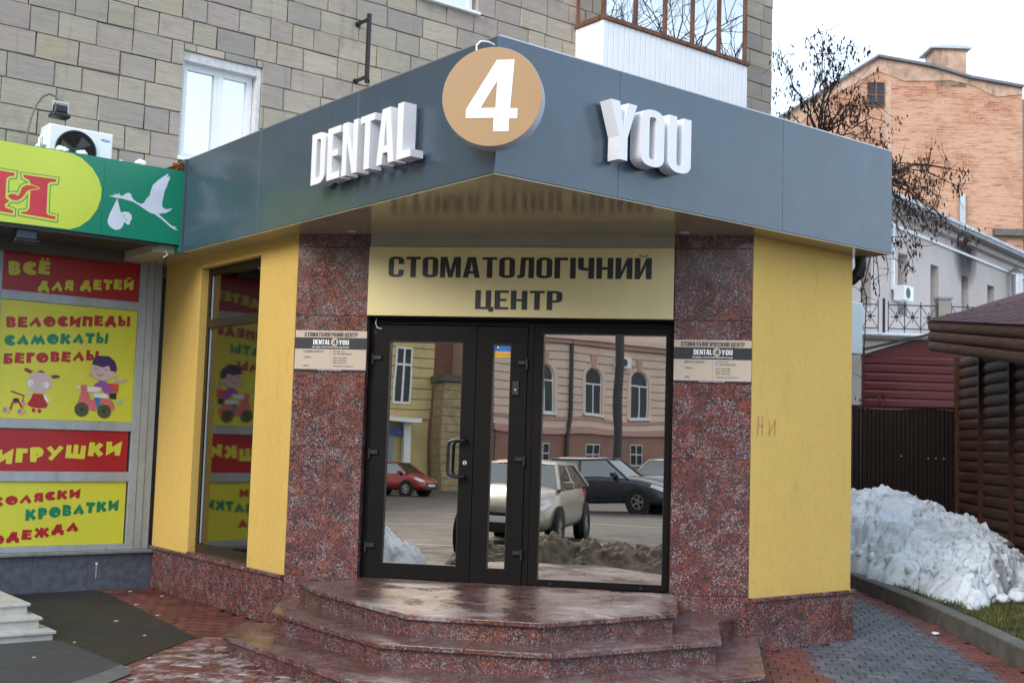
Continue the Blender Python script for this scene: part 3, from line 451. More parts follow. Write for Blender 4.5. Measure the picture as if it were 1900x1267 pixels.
# pavers ----------------------------------------------------------
PW, PL = .119, .158; CW, CLn = .123, .162
def paving(name, poly, mat, top, limit, label=None):
    base = MB(); base.add([(x, y, top-.016) for x, y in poly], [tuple(range(len(poly)))])
    root = base.obj(name, M_JOINT, kind='structure', recalc=False)
    o = Vector((1.0, 0.0, 0)); cells = []
    us = [Vector((x, y, 0)).dot(TD) for x, y in poly]; vs = [Vector((x, y, 0)).dot(ND) for x, y in poly]
    i0, i1 = int(min(us)/CW)-2, int(max(us)/CW)+2
    for i in range(i0, i1):
        for j in range(int(min(vs)/CLn)-2, int(max(vs)/CLn)+2):
            c = TD*((i+.5*(j % 2))*CW)+ND*(j*CLn)
            if inpoly((c.x, c.y), poly): cells.append(c)
    cam_d = lambda c: (c-Vector((CP.x, CP.y, 0))).length
    def vis(c):
        d = c-CP; z = d.dot(fw); 
        return z > .5 and abs(d.dot(r2)/z*FPX) < 990 and d.dot(u2)/z*FPX > -680
    near = sorted([c for c in cells if vis(c)], key=cam_d)
    single = near[:limit]; ids = set(id(c) for c in single); rest = [c for c in cells if id(c) not in ids]
    f = FR((0,0,0), TD, ND, (0,0,1))
    mb = MB(); mb.cbox(f, -PW/2, PW/2, -PL/2, PL/2, -.02, 0, .005)
    me = mb.mesh('paver'); me.materials.append(mat)
    for c in single:
        o = bpy.data.objects.new('paver', me); link(o, root)
        o.location = (c.x, c.y, top+random.uniform(-.0025, .0015)); o.rotation_euler = (random.uniform(-.008,.008), random.uniform(-.008,.008), random.uniform(-.012,.012))
    if rest:
        mb = MB()
        for c in rest:
            ff = FR((c.x, c.y, top+random.uniform(-.002,.001)), TD, ND, (0,0,1)); mb.cbox(ff, -PW/2, PW/2, -PL/2, PL/2, -.02, 0, .005)
        mb.obj('paver_field', mat, root, kind='stuff', recalc=False)
    return root
paving('red_paving_by_wall', [(.24,5.85),(-.55,5.85),(-.6,5.2),(-.9,3.05),(-.30,2.6),(.24,2.6)], M_RPAV, .012, 160)
paving('frosty_red_paving', [(-.9,3.05),(-.9,2.75),(-1.5,2.4),(-2.0,1.9),(-2.7,1.0),(-.6,-1.2),(2.2,-1.5),(.24,2.0),(.24,2.6),(-.30,2.6)], M_RPAVF, .012, 300)
paving('red_paving_by_steps', [(2.2,.2),(3.43,.22),(2.41,-.80),(1.6,-1.6),(.9,-1.3)], M_RPAV, .012, 120)
KB = [(3.1,-2.44),(3.69,-1.76),(4.22,-1.185),(5.194,-.121),(6.018,.845),(7.401,2.601),(7.95,3.35),(8.6,4.3)]
KR = [(2.55,-2.6),(3.59,-1.469),(4.04,-1.0),(4.99,.04),(5.83,.985),(7.2,2.72),(7.77,3.48),(8.2,4.2)]
paving('grey_paving', [(2.41,-.80),(3.43,.22),(4.13,.24),(4.16,5.9),(8.0,5.9)]+KR[::-1][:-1]+[(2.0,-2.2),(1.6,-1.6)], M_GPAV, .012, 300)
paving('red_paving_edge_band', KB+KR[::-1], M_RPAV, .012, 200)
g = MB(); g.add([(-3.6,3.3,.0172),(-3.6,.4,.0172),(-2.2,1.2,.0172),(-1.66,1.72,.0172),(-1.47,2.06,.0172),(-1.5,2.9,.0172),(-1.53,3.3,.0172)], [tuple(range(7))])
g.obj('asphalt_apron', M_ASPH, kind='structure', recalc=False)
g = MB(); g.add([(-1.47,2.04,.019),(-1.52,1.72,.019),(-2.4,.9,.019),(-2.5,1.15,.019),(-1.72,1.80,.019)], [(0,1,2,3,4)])
g.obj('concrete_strip', M_CONC, kind='structure', recalc=False)

# kerb: single stones of ~1 m
kb = thing('kerb', 'grey wet concrete kerb between the paved path and the grass', 'kerb'); kb['kind'] = 'structure'
def off_line(pts, d):
    o = []
    for i, p in enumerate(pts):
        a = Vector(pts[max(0, i-1)]); b = Vector(pts[min(len(pts)-1, i+1)]); t = (b-a).normalized(); o.append((p[0]+t.y*d, p[1]-t.x*d))
    return o
def walk(pts, step):
    acc = [Vector(pts[0])]; 
    for i in range(len(pts)-1):
        a, b = Vector(pts[i]), Vector(pts[i+1]); n = max(1, round((b-a).length/step))
        acc += [a+(b-a)*k/n for k in range(1, n+1)]
    return acc
kw = walk(KB, .98)
for a, b in zip(kw, kw[1:]):
    t = (b-a).normalized(); f = FR((a.x, a.y, 0), (t.x, t.y, 0), (t.y, -t.x, 0), (0,0,1)); ln = (b-a).length
    mb = MB(); mb.cbox(f, .004, ln-.004, .0, .15, -.02, .17, .012); mb.obj('kerb_stone', M_CONC, kb)
KG = off_line(KB, .15)
g = MB(); gp = KG+[(14, 10), (22, 6), (14,-6), (6,-4)]
g.add([(x, y, .145) for x, y in gp], [tuple(range(len(gp)))]); M_SOIL = plain('dark_wet_soil', (.03, .026, .02), .7, 0, .4, .5, 9)
g.obj('soil_bed', M_SOIL, kind='structure', recalc=False)

# snow pile -------------------------------------------------------
SN = [((7.77,3.01),(8.6,3.62),.94),((7.66,2.80),(8.68,3.54),1.05),((7.05,1.91),(8.93,3.2),1.15),((6.71,1.29),(9.0,2.77),1.05),((6.14,.52),(8.83,2.16),.82),((5.95,.20),(8.55,1.74),.81),((6.39,.32),(8.41,1.48),.79),((7.04,.53),(8.27,1.22),.66),((7.60,.75),(8.33,1.06),.49),((7.9,.55),(8.35,.8),.36)]
SN = [((6.9,3.6),(8.2,4.6),.4),((7.3,3.3),(8.4,4.1),.75)]+SN+[((8.0,.3),(8.3,.5),.2)]
def lerp(a, b, t): return a+(b-a)*t
nu, nv = 300, 140; V = []; F = []
for i in range(nu+1):
    s = i/nu*(len(SN)-1); k = min(int(s), len(SN)-2); t = s-k
    fx, fy = (lerp(SN[k][0][q], SN[k+1][0][q], t) for q in (0, 1)); cx, cy = (lerp(SN[k][1][q], SN[k+1][1][q], t) for q in (0, 1)); hz = lerp(SN[k][2], SN[k+1][2], t)
    for j in range(nv+1):
        q = j/nv*1.35; x = lerp(fx, cx, q); y = lerp(fy, cy, q)
        h = .14+(hz-.14)*(math.sin(min(q, 1)*PI/2)**.85) if q <= 1 else .14+(hz-.14)*math.cos((q-1)/.35*PI/2*.6)
        env = min(1, q*5)
        p = Vector((x, y, 0))
        n1 = mnoise.fractal(p*2.2, 1.0, 2.0, 4); v1 = mnoise.voronoi(p*4.5)[0][0]; v2 = mnoise.voronoi(p*13)[0][0]; v3 = mnoise.voronoi(p*30+Vector((3,1,0)))[0][0]
        p3 = Vector((x, y, h*1.2)); bl = lambda f_, o_: abs(mnoise.noise(p3*f_+Vector((o_, o_*2, 0)))); h += env*(n1*.07+bl(2.4, 0)*.17+bl(5.5, 3)*.10+bl(12, 7)*.065+bl(25, 9)*.035-.09)
        wob = mnoise.noise(p*3)*.10*(1-env*.5)+mnoise.noise(p*11)*.05
        V.append((x+wob, y-wob, max(h, .12)))
for i in range(nu):
    for j in range(nv):
        a = i*(nv+1)+j; F.append((a, a+nv+1, a+nv+2, a+1))
me = bpy.data.meshes.new('snow_pile'); me.from_pydata(V, [], F); me.polygons.foreach_set('use_smooth', [True]*len(F))
b = NB('old_snow'); c = b.ramp(b.noise(b.pos(), 2.2, 7, .72, .4), [(.48, (.74,.81,.90)), (.64, (.52,.56,.61)), (.74, (.30,.28,.25))])
c = b.mix(b.ramp(b.noise(b.pos(), 13, 5, .7), [(.60, 0.), (.72, .7)]), c, (.15, .13, .11))
c = b.mix(b.ramp(b.noise(b.pos(), 45, 3, .7), [(.66, 0.), (.72, .8)]), c, (.07, .055, .045))
b.base(c, .6, 0, .3); b.bump(b.noise(b.pos(), 40, 6, .8), .7, .02); me.materials.append(b.m); M_SNOW = b.m
b.p.inputs['Subsurface Weight'].default_value = .0
o = bpy.data.objects.new('snow_pile', me); link(o); tag(o, 'big heap of old dirty snow piled against the log wall and brown fence', 'snow pile')
rng = random.Random(5)
ck = MB()
for _ in range(230):
    k_ = rng.randrange(len(V)); vx, vy, vz = V[k_]
    if vz < .2 and rng.random() < .5: continue
    bm = bmesh.new(); bmesh.ops.create_icosphere(bm, subdivisions=2, radius=rng.uniform(.018, .06)); off_ = Vector((rng.random()*9, rng.random()*9, 0))
    ck.add([v.co*(1+.5*mnoise.noise(v.co*25+off_))+Vector((vx, vy, vz)) for v in bm.verts], [[v.index for v in f_.verts] for f_ in bm.faces], True); bm.free()
ck.obj('snow_chunks', M_SNOW, bpy.data.objects['snow_pile'], kind='stuff', recalc=False)
# small snow lumps on the grass and beside the heap
rng = random.Random(5)
def lump(name, loc, r, mat, parent=None, sq=.7, seed=0, **k):
    bm = bmesh.new(); bmesh.ops.create_icosphere(bm, subdivisions=3, radius=1)
    for v in bm.verts:
        n_ = 1+.35*mnoise.noise(v.co*1.7+Vector((seed, 0, 0)))+.12*mnoise.noise(v.co*5+Vector((seed, 3, 0))); v.co = Vector((v.co.x*r*n_, v.co.y*r*n_, v.co.z*r*sq*n_))
    me = bpy.data.meshes.new(name); bm.to_mesh(me); bm.free(); me.polygons.foreach_set('use_smooth', [True]*len(me.polygons)); me.materials.append(mat)
    o = bpy.data.objects.new(name, me); link(o, parent); o.location = loc; return tag(o, **k)
for (x, y, r, lb) in ((6.95,.30,.10,'largest round snow lump lying on the soil right of the heap'),(6.75,.35,.07,'small snow lump at the lower right foot of the heap'),(7.35,.52,.08,'snow lump farthest right beside the heap near the frame edge')):
    lump('snow_lump', (x, y, .16+r*.4), r, M_SNOW, seed=x, label=lb, cat='snow lump', group='snow lumps at the foot of the heap')
# grass -----------------------------------------------------------
b = NB('winter_grass'); c = b.ramp(b.noise(b.pos(), 5, 4, .6), [(.35, (.035,.048,.010)), (.52, (.075,.08,.02)), (.66, (.15,.12,.04))]); b.base(c, .6, 0, .3); M_GRASS = b.m
mb = MB(); vs_ = []; fs_ = []
gpoly = KG[1:7]+[(9.5,4.5),(9,1.5),(6.6,-.6),(5.2,-2.5)]
for i in range(26000):
    a = rng.randrange(1, 6); t = rng.random(); p = Vector(KG[a]).lerp(Vector(KG[a+1]), t); tt = (Vector(KG[a+1])-Vector(KG[a])).normalized()
    d = rng.random()**1.3*1.7+.01; x, y = p.x+tt.y*d, p.y-tt.x*d
    if mnoise.noise(Vector((x*1.3, y*1.3, 2))) < -.28: continue
    ang = rng.uniform(0, 2*PI); h = rng.uniform(.02, .065); ww = rng.uniform(.003, .007); lx, ly = rng.uniform(-.035, .035), rng.uniform(-.035, .035)
    n = len(vs_); vs_ += [(x-math.cos(ang)*ww, y-math.sin(ang)*ww, .14), (x+math.cos(ang)*ww, y+math.sin(ang)*ww, .14), (x+lx, y+ly, .145+h)]; fs_.append((n, n+1, n+2))
mb.V = vs_; mb.F = fs_; mb.S = [False]*len(fs_); mb.obj('grass', M_GRASS, kind='stuff', recalc=False)
# scraps of ice and paper on the asphalt
mb = MB()
for i in range(20):
    x, y = rng.uniform(-2.2, .1), rng.uniform(.9, 5.6)
    if not inpoly((x, y), [(-2.3,1),(.2,.9),(.1,5.6),(-1.2,5.6)]): continue
    s = rng.uniform(.005, .015); mb.prism(FR((x, y, .0175), (1,0,0), (0,1,0), (0,0,1)), [(s*(1+rng.random())*math.cos(k*PI/3), s*math.sin(k*PI/3)*rng.uniform(.3, .9)) for k in range(6)], 0, .004)
mb.obj('ice_crumbs', plain('ice_crumb', (.6,.6,.62), .5), kind='stuff')
for (x, y, r, lb) in ((5.05,.02,.035,'melting lump of snow on the grey paving beside the red paver band'),(4.35,.9,.04,'small scrap of snow on the path behind the granite plinth corner')):
    lump('snow_lump', (x, y, .02+r*.2), r, M_SNOW, seed=x+4, sq=.4, label=lb, cat='snow lump', group='snow lumps on the path')

# ================================================================== STONE BUILDING
SB = thing('stone_apartment_building', 'apartment block faced with uneven grey beige sandstone blocks', 'building', loc=(3,6.3,0))
SB.location = (0,0,0)
wl = MB()
wl.box(ST, -30, 9.95, 0, 14, -8, -.42)
for q in ((-30,.352,0,9.6),(.352,1.265,0,4.42),(.352,1.265,5.63,9.6),(1.265,3.25,0,9.6),(3.25,4.19,0,6.96),(4.19,9.95,0,9.6),(3.25,4.19,8.62,9.6)): wl.box(ST, q[0]+.0002, q[1]-.0002, q[2]+.0002, q[3]-.0002, -.419, -.03)
wl.obj('wall', M_MORT, SB)
box('far_facade', ST, -30, -3.2, 3.2, 13, -.029, .02, M_STONE, SB)
wins = [(.352,1.265,4.42,5.63),(3.25,4.19,6.99,9.5)]
blk = []
row = 0; z = 4.44-.2545*5
while z < 9.4:
    x = -2.6-rng.random()*.3; 
    while x < 9.93:
        wd = rng.choice((.27,.33,.38,.42,.45,.48,.52)); x1 = min(x+wd, 9.97)
        if 9.97-x1 < .16: x1 = 9.97
        segs = [(x, x1, z, z+.2545)]
        for (a, b_, c_, d_) in wins:
            ns = []
            for (p, q, r, s) in segs:
                if q <= a or p >= b_ or s <= c_ or r >= d_: ns.append((p, q, r, s)); continue
                if p < a: ns.append((p, a, r, s))
                if q > b_: ns.append((b_, q, r, s))
                if r < c_: ns.append((max(p, a), min(q, b_), r, c_))
                if s > d_: ns.append((max(p, a), min(q, b_), d_, s))
            segs = ns
        blk += [s for s in segs if s[1]-s[0] > .03 and s[3]-s[2] > .03]
        x = x1
    z += .2545; row += 1
def seen_px(P):
    d = P-CP; zz = d.dot(fw); return 950+FPX*d.dot(r2)/zz, 633.5-FPX*d.dot(u2)/zz
UMS = []
for k in range(10):
    unit = MB(); unit.cbox(FR((0,0,0),(1,0,0),(0,0,1),(0,-1,0)), -.5, .5, -.5, .5, -.03, .025, .014)
    unit.V = [(x+rng.uniform(-.009,.009), y+rng.uniform(-.0015,.0015), z_+rng.uniform(-.014,.014)) for x, y, z_ in unit.V]
    if k % 3 == 0: v_ = list(unit.V[8+k % 4]); v_[0] *= .955; v_[2] *= .93; unit.V[8+k % 4] = tuple(v_)
    UM = unit.mesh('stone_block'); UM.materials.append(M_STONE); UMS.append(UM)
vis_b, hid = [], []
for s in blk:
    cx, cz = (s[0]+s[1])/2, (s[2]+s[3])/2; px, py = seen_px(ST(cx, cz))
    ok = -60 < px < 1960 and py > -60 and not (5.86 < cx < 9.3 and False)
    cov = py > (65+(925-px)*.397 if px < 925 else 65+(px-925)*.301)+25 and px > 330
    cov = cov or (px < 345 and py > 262+px*.17+25) or (5.95 < cx < 8.9 and cz > 6.3)
    (vis_b if ok and not cov else hid).append(s)
vis_b.sort(key=lambda s: -(s[1]-s[0])*(s[3]-s[2])/(ST((s[0]+s[1])/2, s[2])-CP).length**2)
hid += vis_b[300:]; vis_b = vis_b[:300]
for s in vis_b:
    o = bpy.data.objects.new('stone_block', rng.choice(UMS)); link(o, SB)
    o.location = ST((s[0]+s[1])/2, (s[2]+s[3])/2, rng.uniform(-.006, .007)); o.scale = (s[1]-s[0]-rng.uniform(.004, .009), 1, s[3]-s[2]-rng.uniform(.004, .009)); o.rotation_euler = (0, rng.uniform(-.004, .004), 0)
mb = MB()
for s in hid: mb.cbox(ST, s[0]+.004, s[1]-.004, s[2]+.004, s[3]-.004, -.03, .022+rng.uniform(-.004, .004), .008)
for i in range(38):                                  # right flank of the building
    f = FR((9.97,6.0,0),(0,1,0),(0,0,1),(1,0,0))
    for j in range(6): mb.cbox(f, j*.42+.004+(i%2)*.2, j*.42+.416+(i%2)*.2, i*.2545+.004, i*.2545+.25, -.03, .02, .008)
mb.obj('stone_block_field', M_STONE, SB, kind='stuff', recalc=False)
mb = MB(); mb.box(ST, 8.4, 9.93, 0, 3.2, -.03, .02); mb.obj('lower_wall', M_MORT, SB)

def framed_window(parent, f, u0, u1, v0, v1, w, mat, pane_mat, mull=(), trans=(), fwid=.06, dep=.07, sill=None, name='window', back=True):
    o = MB(); o.box(f, u0, u1, v0, v0+fwid, w-dep, w); o.box(f, u0, u1, v1-fwid, v1, w-dep, w)
    o.box(f, u0, u0+fwid, v0+fwid, v1-fwid, w-dep, w); o.box(f, u1-fwid, u1, v0+fwid, v1-fwid, w-dep, w)
    for m_ in mull: o.box(f, m_-fwid*.6, m_+fwid*.6, v0+fwid, v1-fwid, w-dep, w+.003)
    for m_ in trans: o.box(f, u0+fwid, u1-fwid, m_-fwid*.6, m_+fwid*.6, w-dep, w+.002)
    win = o.obj(name, mat, parent)
    us = [u0]+list(mull)+[u1]
    for a, b_ in zip(us, us[1:]): MB().box(f, a+.01, b_-.01, v0+.02, v1-.02, w-dep*.55, w-dep*.45).obj('pane', pane_mat, win)
    if back: MB().box(f, u0+.01, u1-.01, v0+.01, v1-.01, w-dep-.14, w-dep-.12).obj('blind', M_BLIND, win)
    if sill: MB().box(f, u0-.05, u1+.05, v0-sill[1], v0-.002, w-dep, w+sill[0]).obj('sill', M_PVC, win)
    return win
M_BLIND = plain('pale_room_interior', (.10, .12, .14), .9)
# reveal + window
mb = MB(); mb.box(ST, 1.215, 1.262, 4.44, 5.60, -.20, .005); mb.box(ST, .355, 1.262, 5.53, 5.626, -.20, -.002); mb.box(ST, .355, .385, 4.44, 5.53, -.20, -.02)
mb.obj('window_reveal', plain('whitewashed_plaster', (.60, .60, .60), .9, 0, .2, .15, 7, .4), SB)
framed_window(SB, ST, .39, 1.21, 4.49, 5.53, -.10, M_PVC, M_PANE, mull=(.80,), fwid=.065, sill=(.13,.04))
mb = MB(); mb.box(ST, .80, .86, 4.56, 5.46, -.115, -.085).obj('sash_post', M_PVC, SB)
mb = MB(); mb.box(ST, 3.25, 4.20, 6.955, 6.99, -.1, .09).obj('window_sill', M_PVC, SB)
framed_window(SB, ST, 3.26, 4.18, 7.0, 8.6, -.08, M_PVC, M_PANE, mull=(3.72,), fwid=.07)
# balcony
BF = FR((0,5.43,0),(1,0,0),(0,0,1),(0,-1,0)); BL = FR((5.86,5.43,0),(0,1,0),(0,0,1),(-1,0,0))
BX1 = 8.75
bal = MB().box(BF, 5.88, BX1-.02, 6.02, 7.18, -.57, -.02).obj('balcony', M_PVC, SB)
M_SIDE = plain('white_vinyl_siding', (.80, .82, .86), .35, 0, .5, .03)
n = 29; stp = (BX1-5.86)/n
for i in range(n): MB().cbox(BF, 5.86+i*stp+.003, 5.86+(i+1)*stp-.003, 6.0, 7.19, -.02, .0, .006).obj('siding_plank', M_SIDE, bal)
for i in range(6): MB().cbox(BL, i*.095+.003, (i+1)*.095-.003, 6.0, 7.19, -.02, 0, .006).obj('siding_plank', M_SIDE, bal)
mb = MB(); mb.box(BF, 5.84, BX1+.02, 7.19, 7.245, -.05, .03); mb.box(BL, .05, .57, 7.19, 7.245, -.05, .03); mb.obj('sill_beam', M_WOOD, bal)
mus = [5.885, 6.466, 7.029, 7.581, 8.135, 8.70]
for i, u in enumerate(mus):
    MB().box(BF, u-.028, u+.028, 7.245, 9.0, -.05, .0).obj('mullion', M_WOOD, bal)
for a, b_ in zip(mus, mus[1:]):
    MB().box(BF, a+.035, b_-.035, 7.26, 9.0, -.03, -.02).obj('pane', M_PANE, bal)
MB().box(BL, .05, .52, 7.26, 9.0, -.03, -.02).obj('pane', M_PANE, bal); MB().box(BL, .52, .57, 7.245, 9.0, -.05, 0).obj('mullion', M_WOOD, bal)
MB().box(BF, 5.9, BX1-.03, 7.2, 9.0, -.50, -.47).obj('inner_wall', plain('balcony_room', (.45,.50,.56), .8, 0, .2, .3, 2), bal)
MB().box(BF, 6.25, 6.6, 7.3, 8.8, -.465, -.44).obj('inner_window', M_PVC, bal)

# ================================================================== EXTENSION (clinic)
EX = thing('clinic_building', 'single storey corner entrance with yellow stucco walls, red granite and grey flat canopy', 'building')
# left yellow wall with opening y 3.746..5.012
mb = MB(); LWo = lambda u0,u1,v0,v1: mb.box(LW, u0, u1, v0, v1, -.12, 0)
LWo(-5.89, -5.012, .43, 3.30); LWo(-3.746, -3.055, .43, 3.30); mb.box(LW, -5.012, -3.746, 3.185, 3.30, -.12, 0)
mb.obj('stucco_wall', M_YEL, EX)
mb = MB(); mb.box(RW, 2.822, 4.124, .43, 3.30, -.25, 0); mb.box(FR((4.124,.4985,0),(0,1,0),(0,0,1),(1,0,0)), 0, 5.4, .43, 3.3, -.25, -.002); mb.obj('stucco_wall', M_YEL, EX)
# graffiti H.И
mb = MB(); gr = FR((0,.2485-.0035,0),(1,0,0),(0,0,1),(0,-1,0))
def stroke(mb, f, pts, wd, w=0):
    for (a, b_) in zip(pts, pts[1:]):
        dx, dy = b_[0]-a[0], b_[1]-a[1]; l_ = math.hypot(dx, dy); nx, ny = -dy/l_*wd/2, dx/l_*wd/2
        mb.add([f(a[0]+nx, a[1]+ny, w), f(a[0]-nx, a[1]-ny, w), f(b_[0]-nx, b_[1]-ny, w), f(b_[0]+nx, b_[1]+ny, w)], [(0,1,2,3)])
for pts in ([(2.905,1.86),(2.895,1.70)], [(2.9,1.775),(2.955,1.78)], [(2.955,1.85),(2.95,1.70)], [(2.995,1.725),(3.0,1.715)], [(3.04,1.82),(3.035,1.70)], [(3.035,1.705),(3.11,1.83)], [(3.11,1.83),(3.105,1.70)]): stroke(mb, gr, pts, .007)
mb.obj('graffiti', plain('faded_red_pen', (.42, .20, .11), .8), EX, recalc=False)
# granite pillars in the chamfer plane
for (u0, u1) in ((.002, .625), (3.178, 3.793)):
    for (v0, v1) in ((0,.432),(.435,1.50),(1.503,2.60),(2.603,3.183),(3.186,3.30)):
        MB().cbox(CH, u0, u1, v0, v1, -.20, 0, .0012).obj('granite_slab', M_GRAN, EX)
# plinths
for (u0, u1) in ((-5.85,-5.0),(-4.998,-4.2),(-4.198,-3.5),(-3.498,-3.05)):
    MB().cbox(LW, u0, u1, 0, .398, -.15, .012, .001).obj('plinth_slab', M_GRAN, EX)
MB().cbox(LW, -5.885, -3.05, .40, .43, -.20, .038, .004).obj('plinth_cap', M_GRAN, EX)
for (u0, u1) in ((2.80, 3.50),(3.502, 4.146)):
    MB().cbox(RW, u0, u1, 0, .398, -.30, .02, .001).obj('plinth_slab', M_GRAN, EX)
MB().cbox(RW, 2.83, 4.16, .40, .43, -.30, .04, .004).obj('plinth_cap', M_GRAN, EX)
MB().box(FR((4.146,.54,0),(0,1,0),(0,0,1),(1,0,0)), 0, 5.3, 0, .398, -.2, 0).obj('plinth_slab', M_GRAN, EX)
# left window
M_OLIVE = plain('bronze_anodised_frame', (.030, .024, .018), .35, .3, .5)
wf = MB(); wf.box(LW, -5.012, -3.746, .445, .52, -.12, -.075); wf.box(LW, -5.012, -3.746, 3.12, 3.185, -.12, -.075); wf.box(LW, -5.012, -4.96, .52, 3.12, -.12, -.075); wf.box(LW, -3.80, -3.746, .52, 3.12, -.12, -.075)
wf.box(LW, -4.96, -3.80, 2.60, 2.68, -.12, -.07)
wn = wf.obj('window', M_OLIVE, EX)
MB().box(LW, -4.96, -3.80, .52, 2.60, -.105, -.10).obj('pane', M_SIDEG, wn); MB().box(LW, -4.96, -3.80, 2.68, 3.12, -.105, -.10).obj('pane', M_SIDEG, wn)
MB().box(LW, -4.945, -4.93, .53, 3.11, -.098, -.088).obj('glazing_strip', M_ALU, wn)
MB().box(LW, -5.0, -3.75, .5, 3.15, -.5, -.45).obj('blind', plain('yellow_roller_blind', (.30, .20, .07), .8), wn)
MB().box(LW, -5.011, -3.747, .432, .445, -.12, .01).obj('sill', M_GRAN, wn)
# entrance
MB().box(CH, .626, 3.177, .3, 3.3, -1.6, -1.5).obj('interior_wall', M_DARK, EX)
MB().box(CH, .626, 3.177, 2.59, 3.18, -.18, -.004).obj('lintel', M_FRAME, EX)
MB().box(CH, .63, 3.172, 3.186, 3.30, -.15, .004).obj('beam_panel', plain('beige_beam_panel', (.36,.35,.25), .35), EX)
MB().box(CH, .626, 3.177, .40, .425, -1.5, -.03).obj('threshold', M_TREAD, EX)
def mitre(name, f, u0, u1, v0, v1, iu0, iu1, iv0, iv1, w0, w1, mat, parent):
    mb = MB(); e = .0012
    mb.prism(f, [(u0+e,v0),(u1-e,v0),(iu1-e,iv0),(iu0+e,iv0)], w0, w1); mb.prism(f, [(iu0+e,iv1),(iu1-e,iv1),(u1-e,v1),(u0+e,v1)], w0, w1)
    mb.prism(f, [(u0,v0+e),(iu0,iv0+e),(iu0,iv1-e),(u0,v1-e)], w0, w1); mb.prism(f, [(iu1,iv0+e),(u1,v0+e),(u1,v1-e),(iu1,iv1-e)], w0, w1)
    o = mb.obj(name, mat, parent)
    return o
# outer frame
of = MB(); of.box(CH, .63, .668, .43, 2.59, -.16, -.085); of.box(CH, .668, 3.172, 2.545, 2.59, -.16, -.085); of.box(CH, 1.985, 2.03, .43, 2.545, -.16, -.085); of.box(CH, 3.158, 3.172, .43, 2.545, -.16, -.085)
of.obj('door_frame', M_FRAME, EX)
W0, W1 = -.15, -.075
d1 = mitre('door', CH, .672, 1.550, .435, 2.535, .808, 1.438, .557, 2.402, W0, W1, M_FRAME, EX)
d2 = mitre('door', CH, 1.556, 1.98, .435, 2.535, 1.690, 1.845, .552, 2.395, W0, W1, M_FRAME, EX)
d3 = mitre('window', CH, 2.034, 3.155, .435, 2.54, 2.111, 3.119, .482, 2.488, W0, W1-.01, M_FRAME, EX)
for d, q in ((d1,(.80,1.446,.549,2.41)),(d2,(1.682,1.853,.544,2.403)),(d3,(2.103,3.127,.474,2.496))):
    tl_ = .012 if d is d1 else .0058; vm = (q[2]+q[3])/2; o1, o2 = (q[2]-vm)*tl_, (q[3]-vm)*tl_      # the leaves lean back a little
    mb = MB(); mb.add([CH(q[0],q[2],-.108-o1), CH(q[1],q[2],-.108-o1), CH(q[1],q[3],-.108-o2), CH(q[0],q[3],-.108-o2), CH(q[0],q[2],-.113-o1), CH(q[1],q[2],-.113-o1), CH(q[1],q[3],-.113-o2), CH(q[0],q[3],-.113-o2)], [(0,1,2,3),(7,6,5,4),(0,4,5,1),(1,5,6,2),(2,6,7,3),(3,7,4,0)]); mb.obj('pane', M_MIRROR, d)
    mb = MB(); a, b_, c_, d_ = q[0]+.008, q[1]-.008, q[2]+.008, q[3]-.008; t_ = .006
    for (x0, x1, y0, y1) in ((a,b_,c_,c_+t_),(a,b_,d_-t_,d_),(a,a+t_,c_+t_,d_-t_),(b_-t_,b_,c_+t_,d_-t_)): mb.box(CH, x0, x1, y0, y1, -.12, -.078)
    mb.obj('gasket', M_BLKMET, d)
def hinge(d, u, v, s):
    mb = MB(); mb.cbox(CH, min(u,u+s*.07), max(u,u+s*.07), v-.02, v+.02, W1, W1+.022, .006); mb.tube([CH(u-s*.006, v-.055, W1+.014), CH(u-s*.006, v+.03, W1+.014)], .011, 10); mb.obj('hinge', M_BLKMET, d)
for v in (2.26, 1.47, .70): hinge(d1, .676, v, 1)
for v in (2.24, 1.45, .69): hinge(d2, 1.972, v, -1)
hx = 1.49; pts = [CH(hx, 1.59, W1), CH(hx, 1.59, W1+.05)]
path = [(hx,1.59,0),(hx,1.59,.055),(hx-.02,1.59,.07),(hx-.10,1.585,.075),(hx-.125,1.57,.075),(hx-.132,1.54,.075),(hx-.132,1.34,.075),(hx-.125,1.31,.075),(hx-.10,1.295,.075),(hx-.02,1.29,.07),(hx,1.29,.055),(hx,1.29,0)]
MB().tube([CH(a, b_, W1+c_) for a, b_, c_ in path], .0135, 10).obj('handle', plain('dark_steel_handle', (.03,.035,.05), .3, .7), d1)
mb = MB(); mb.disc(CH, 1.485, 1.405, .018, W1, W1+.006, 20); mb.obj('lock', M_SILVER, d1)
MB().box(CH, 1.482, 1.488, 1.375, 1.41, W1+.006, W1+.009).obj('keyhole', M_BLKMET, d1)
mb = MB(); mb.cbox(CH, 1.862, 1.92, 1.97, 2.09, W1, W1+.02, .004); lk = mb.obj('door_lock_box', M_BLKMET, d2); MB().disc(CH, 1.892, 2.015, .009, W1+.02, W1+.026, 16).obj('lock_cylinder', plain('brass', (.7,.55,.25), .3, .9), lk)
for (u, v) in ((2.22,.452),(2.95,.452)): MB().disc(CH, u, v, .012, W1-.01, W1-.004, 14).obj('drain_cap', M_BLKMET, d3)
mb = MB(); mb.tube([CH(.69,2.585,-.06), CH(.684,2.55,-.055), CH(.70,2.51,-.055), CH(.74,2.50,-.05)], .003, 5); mb.obj('loose_wire', M_PVC, EX); MB().disc(CH, .684, 2.475, .007, -.084, -.075, 10).obj('screw', M_SILVER, EX)
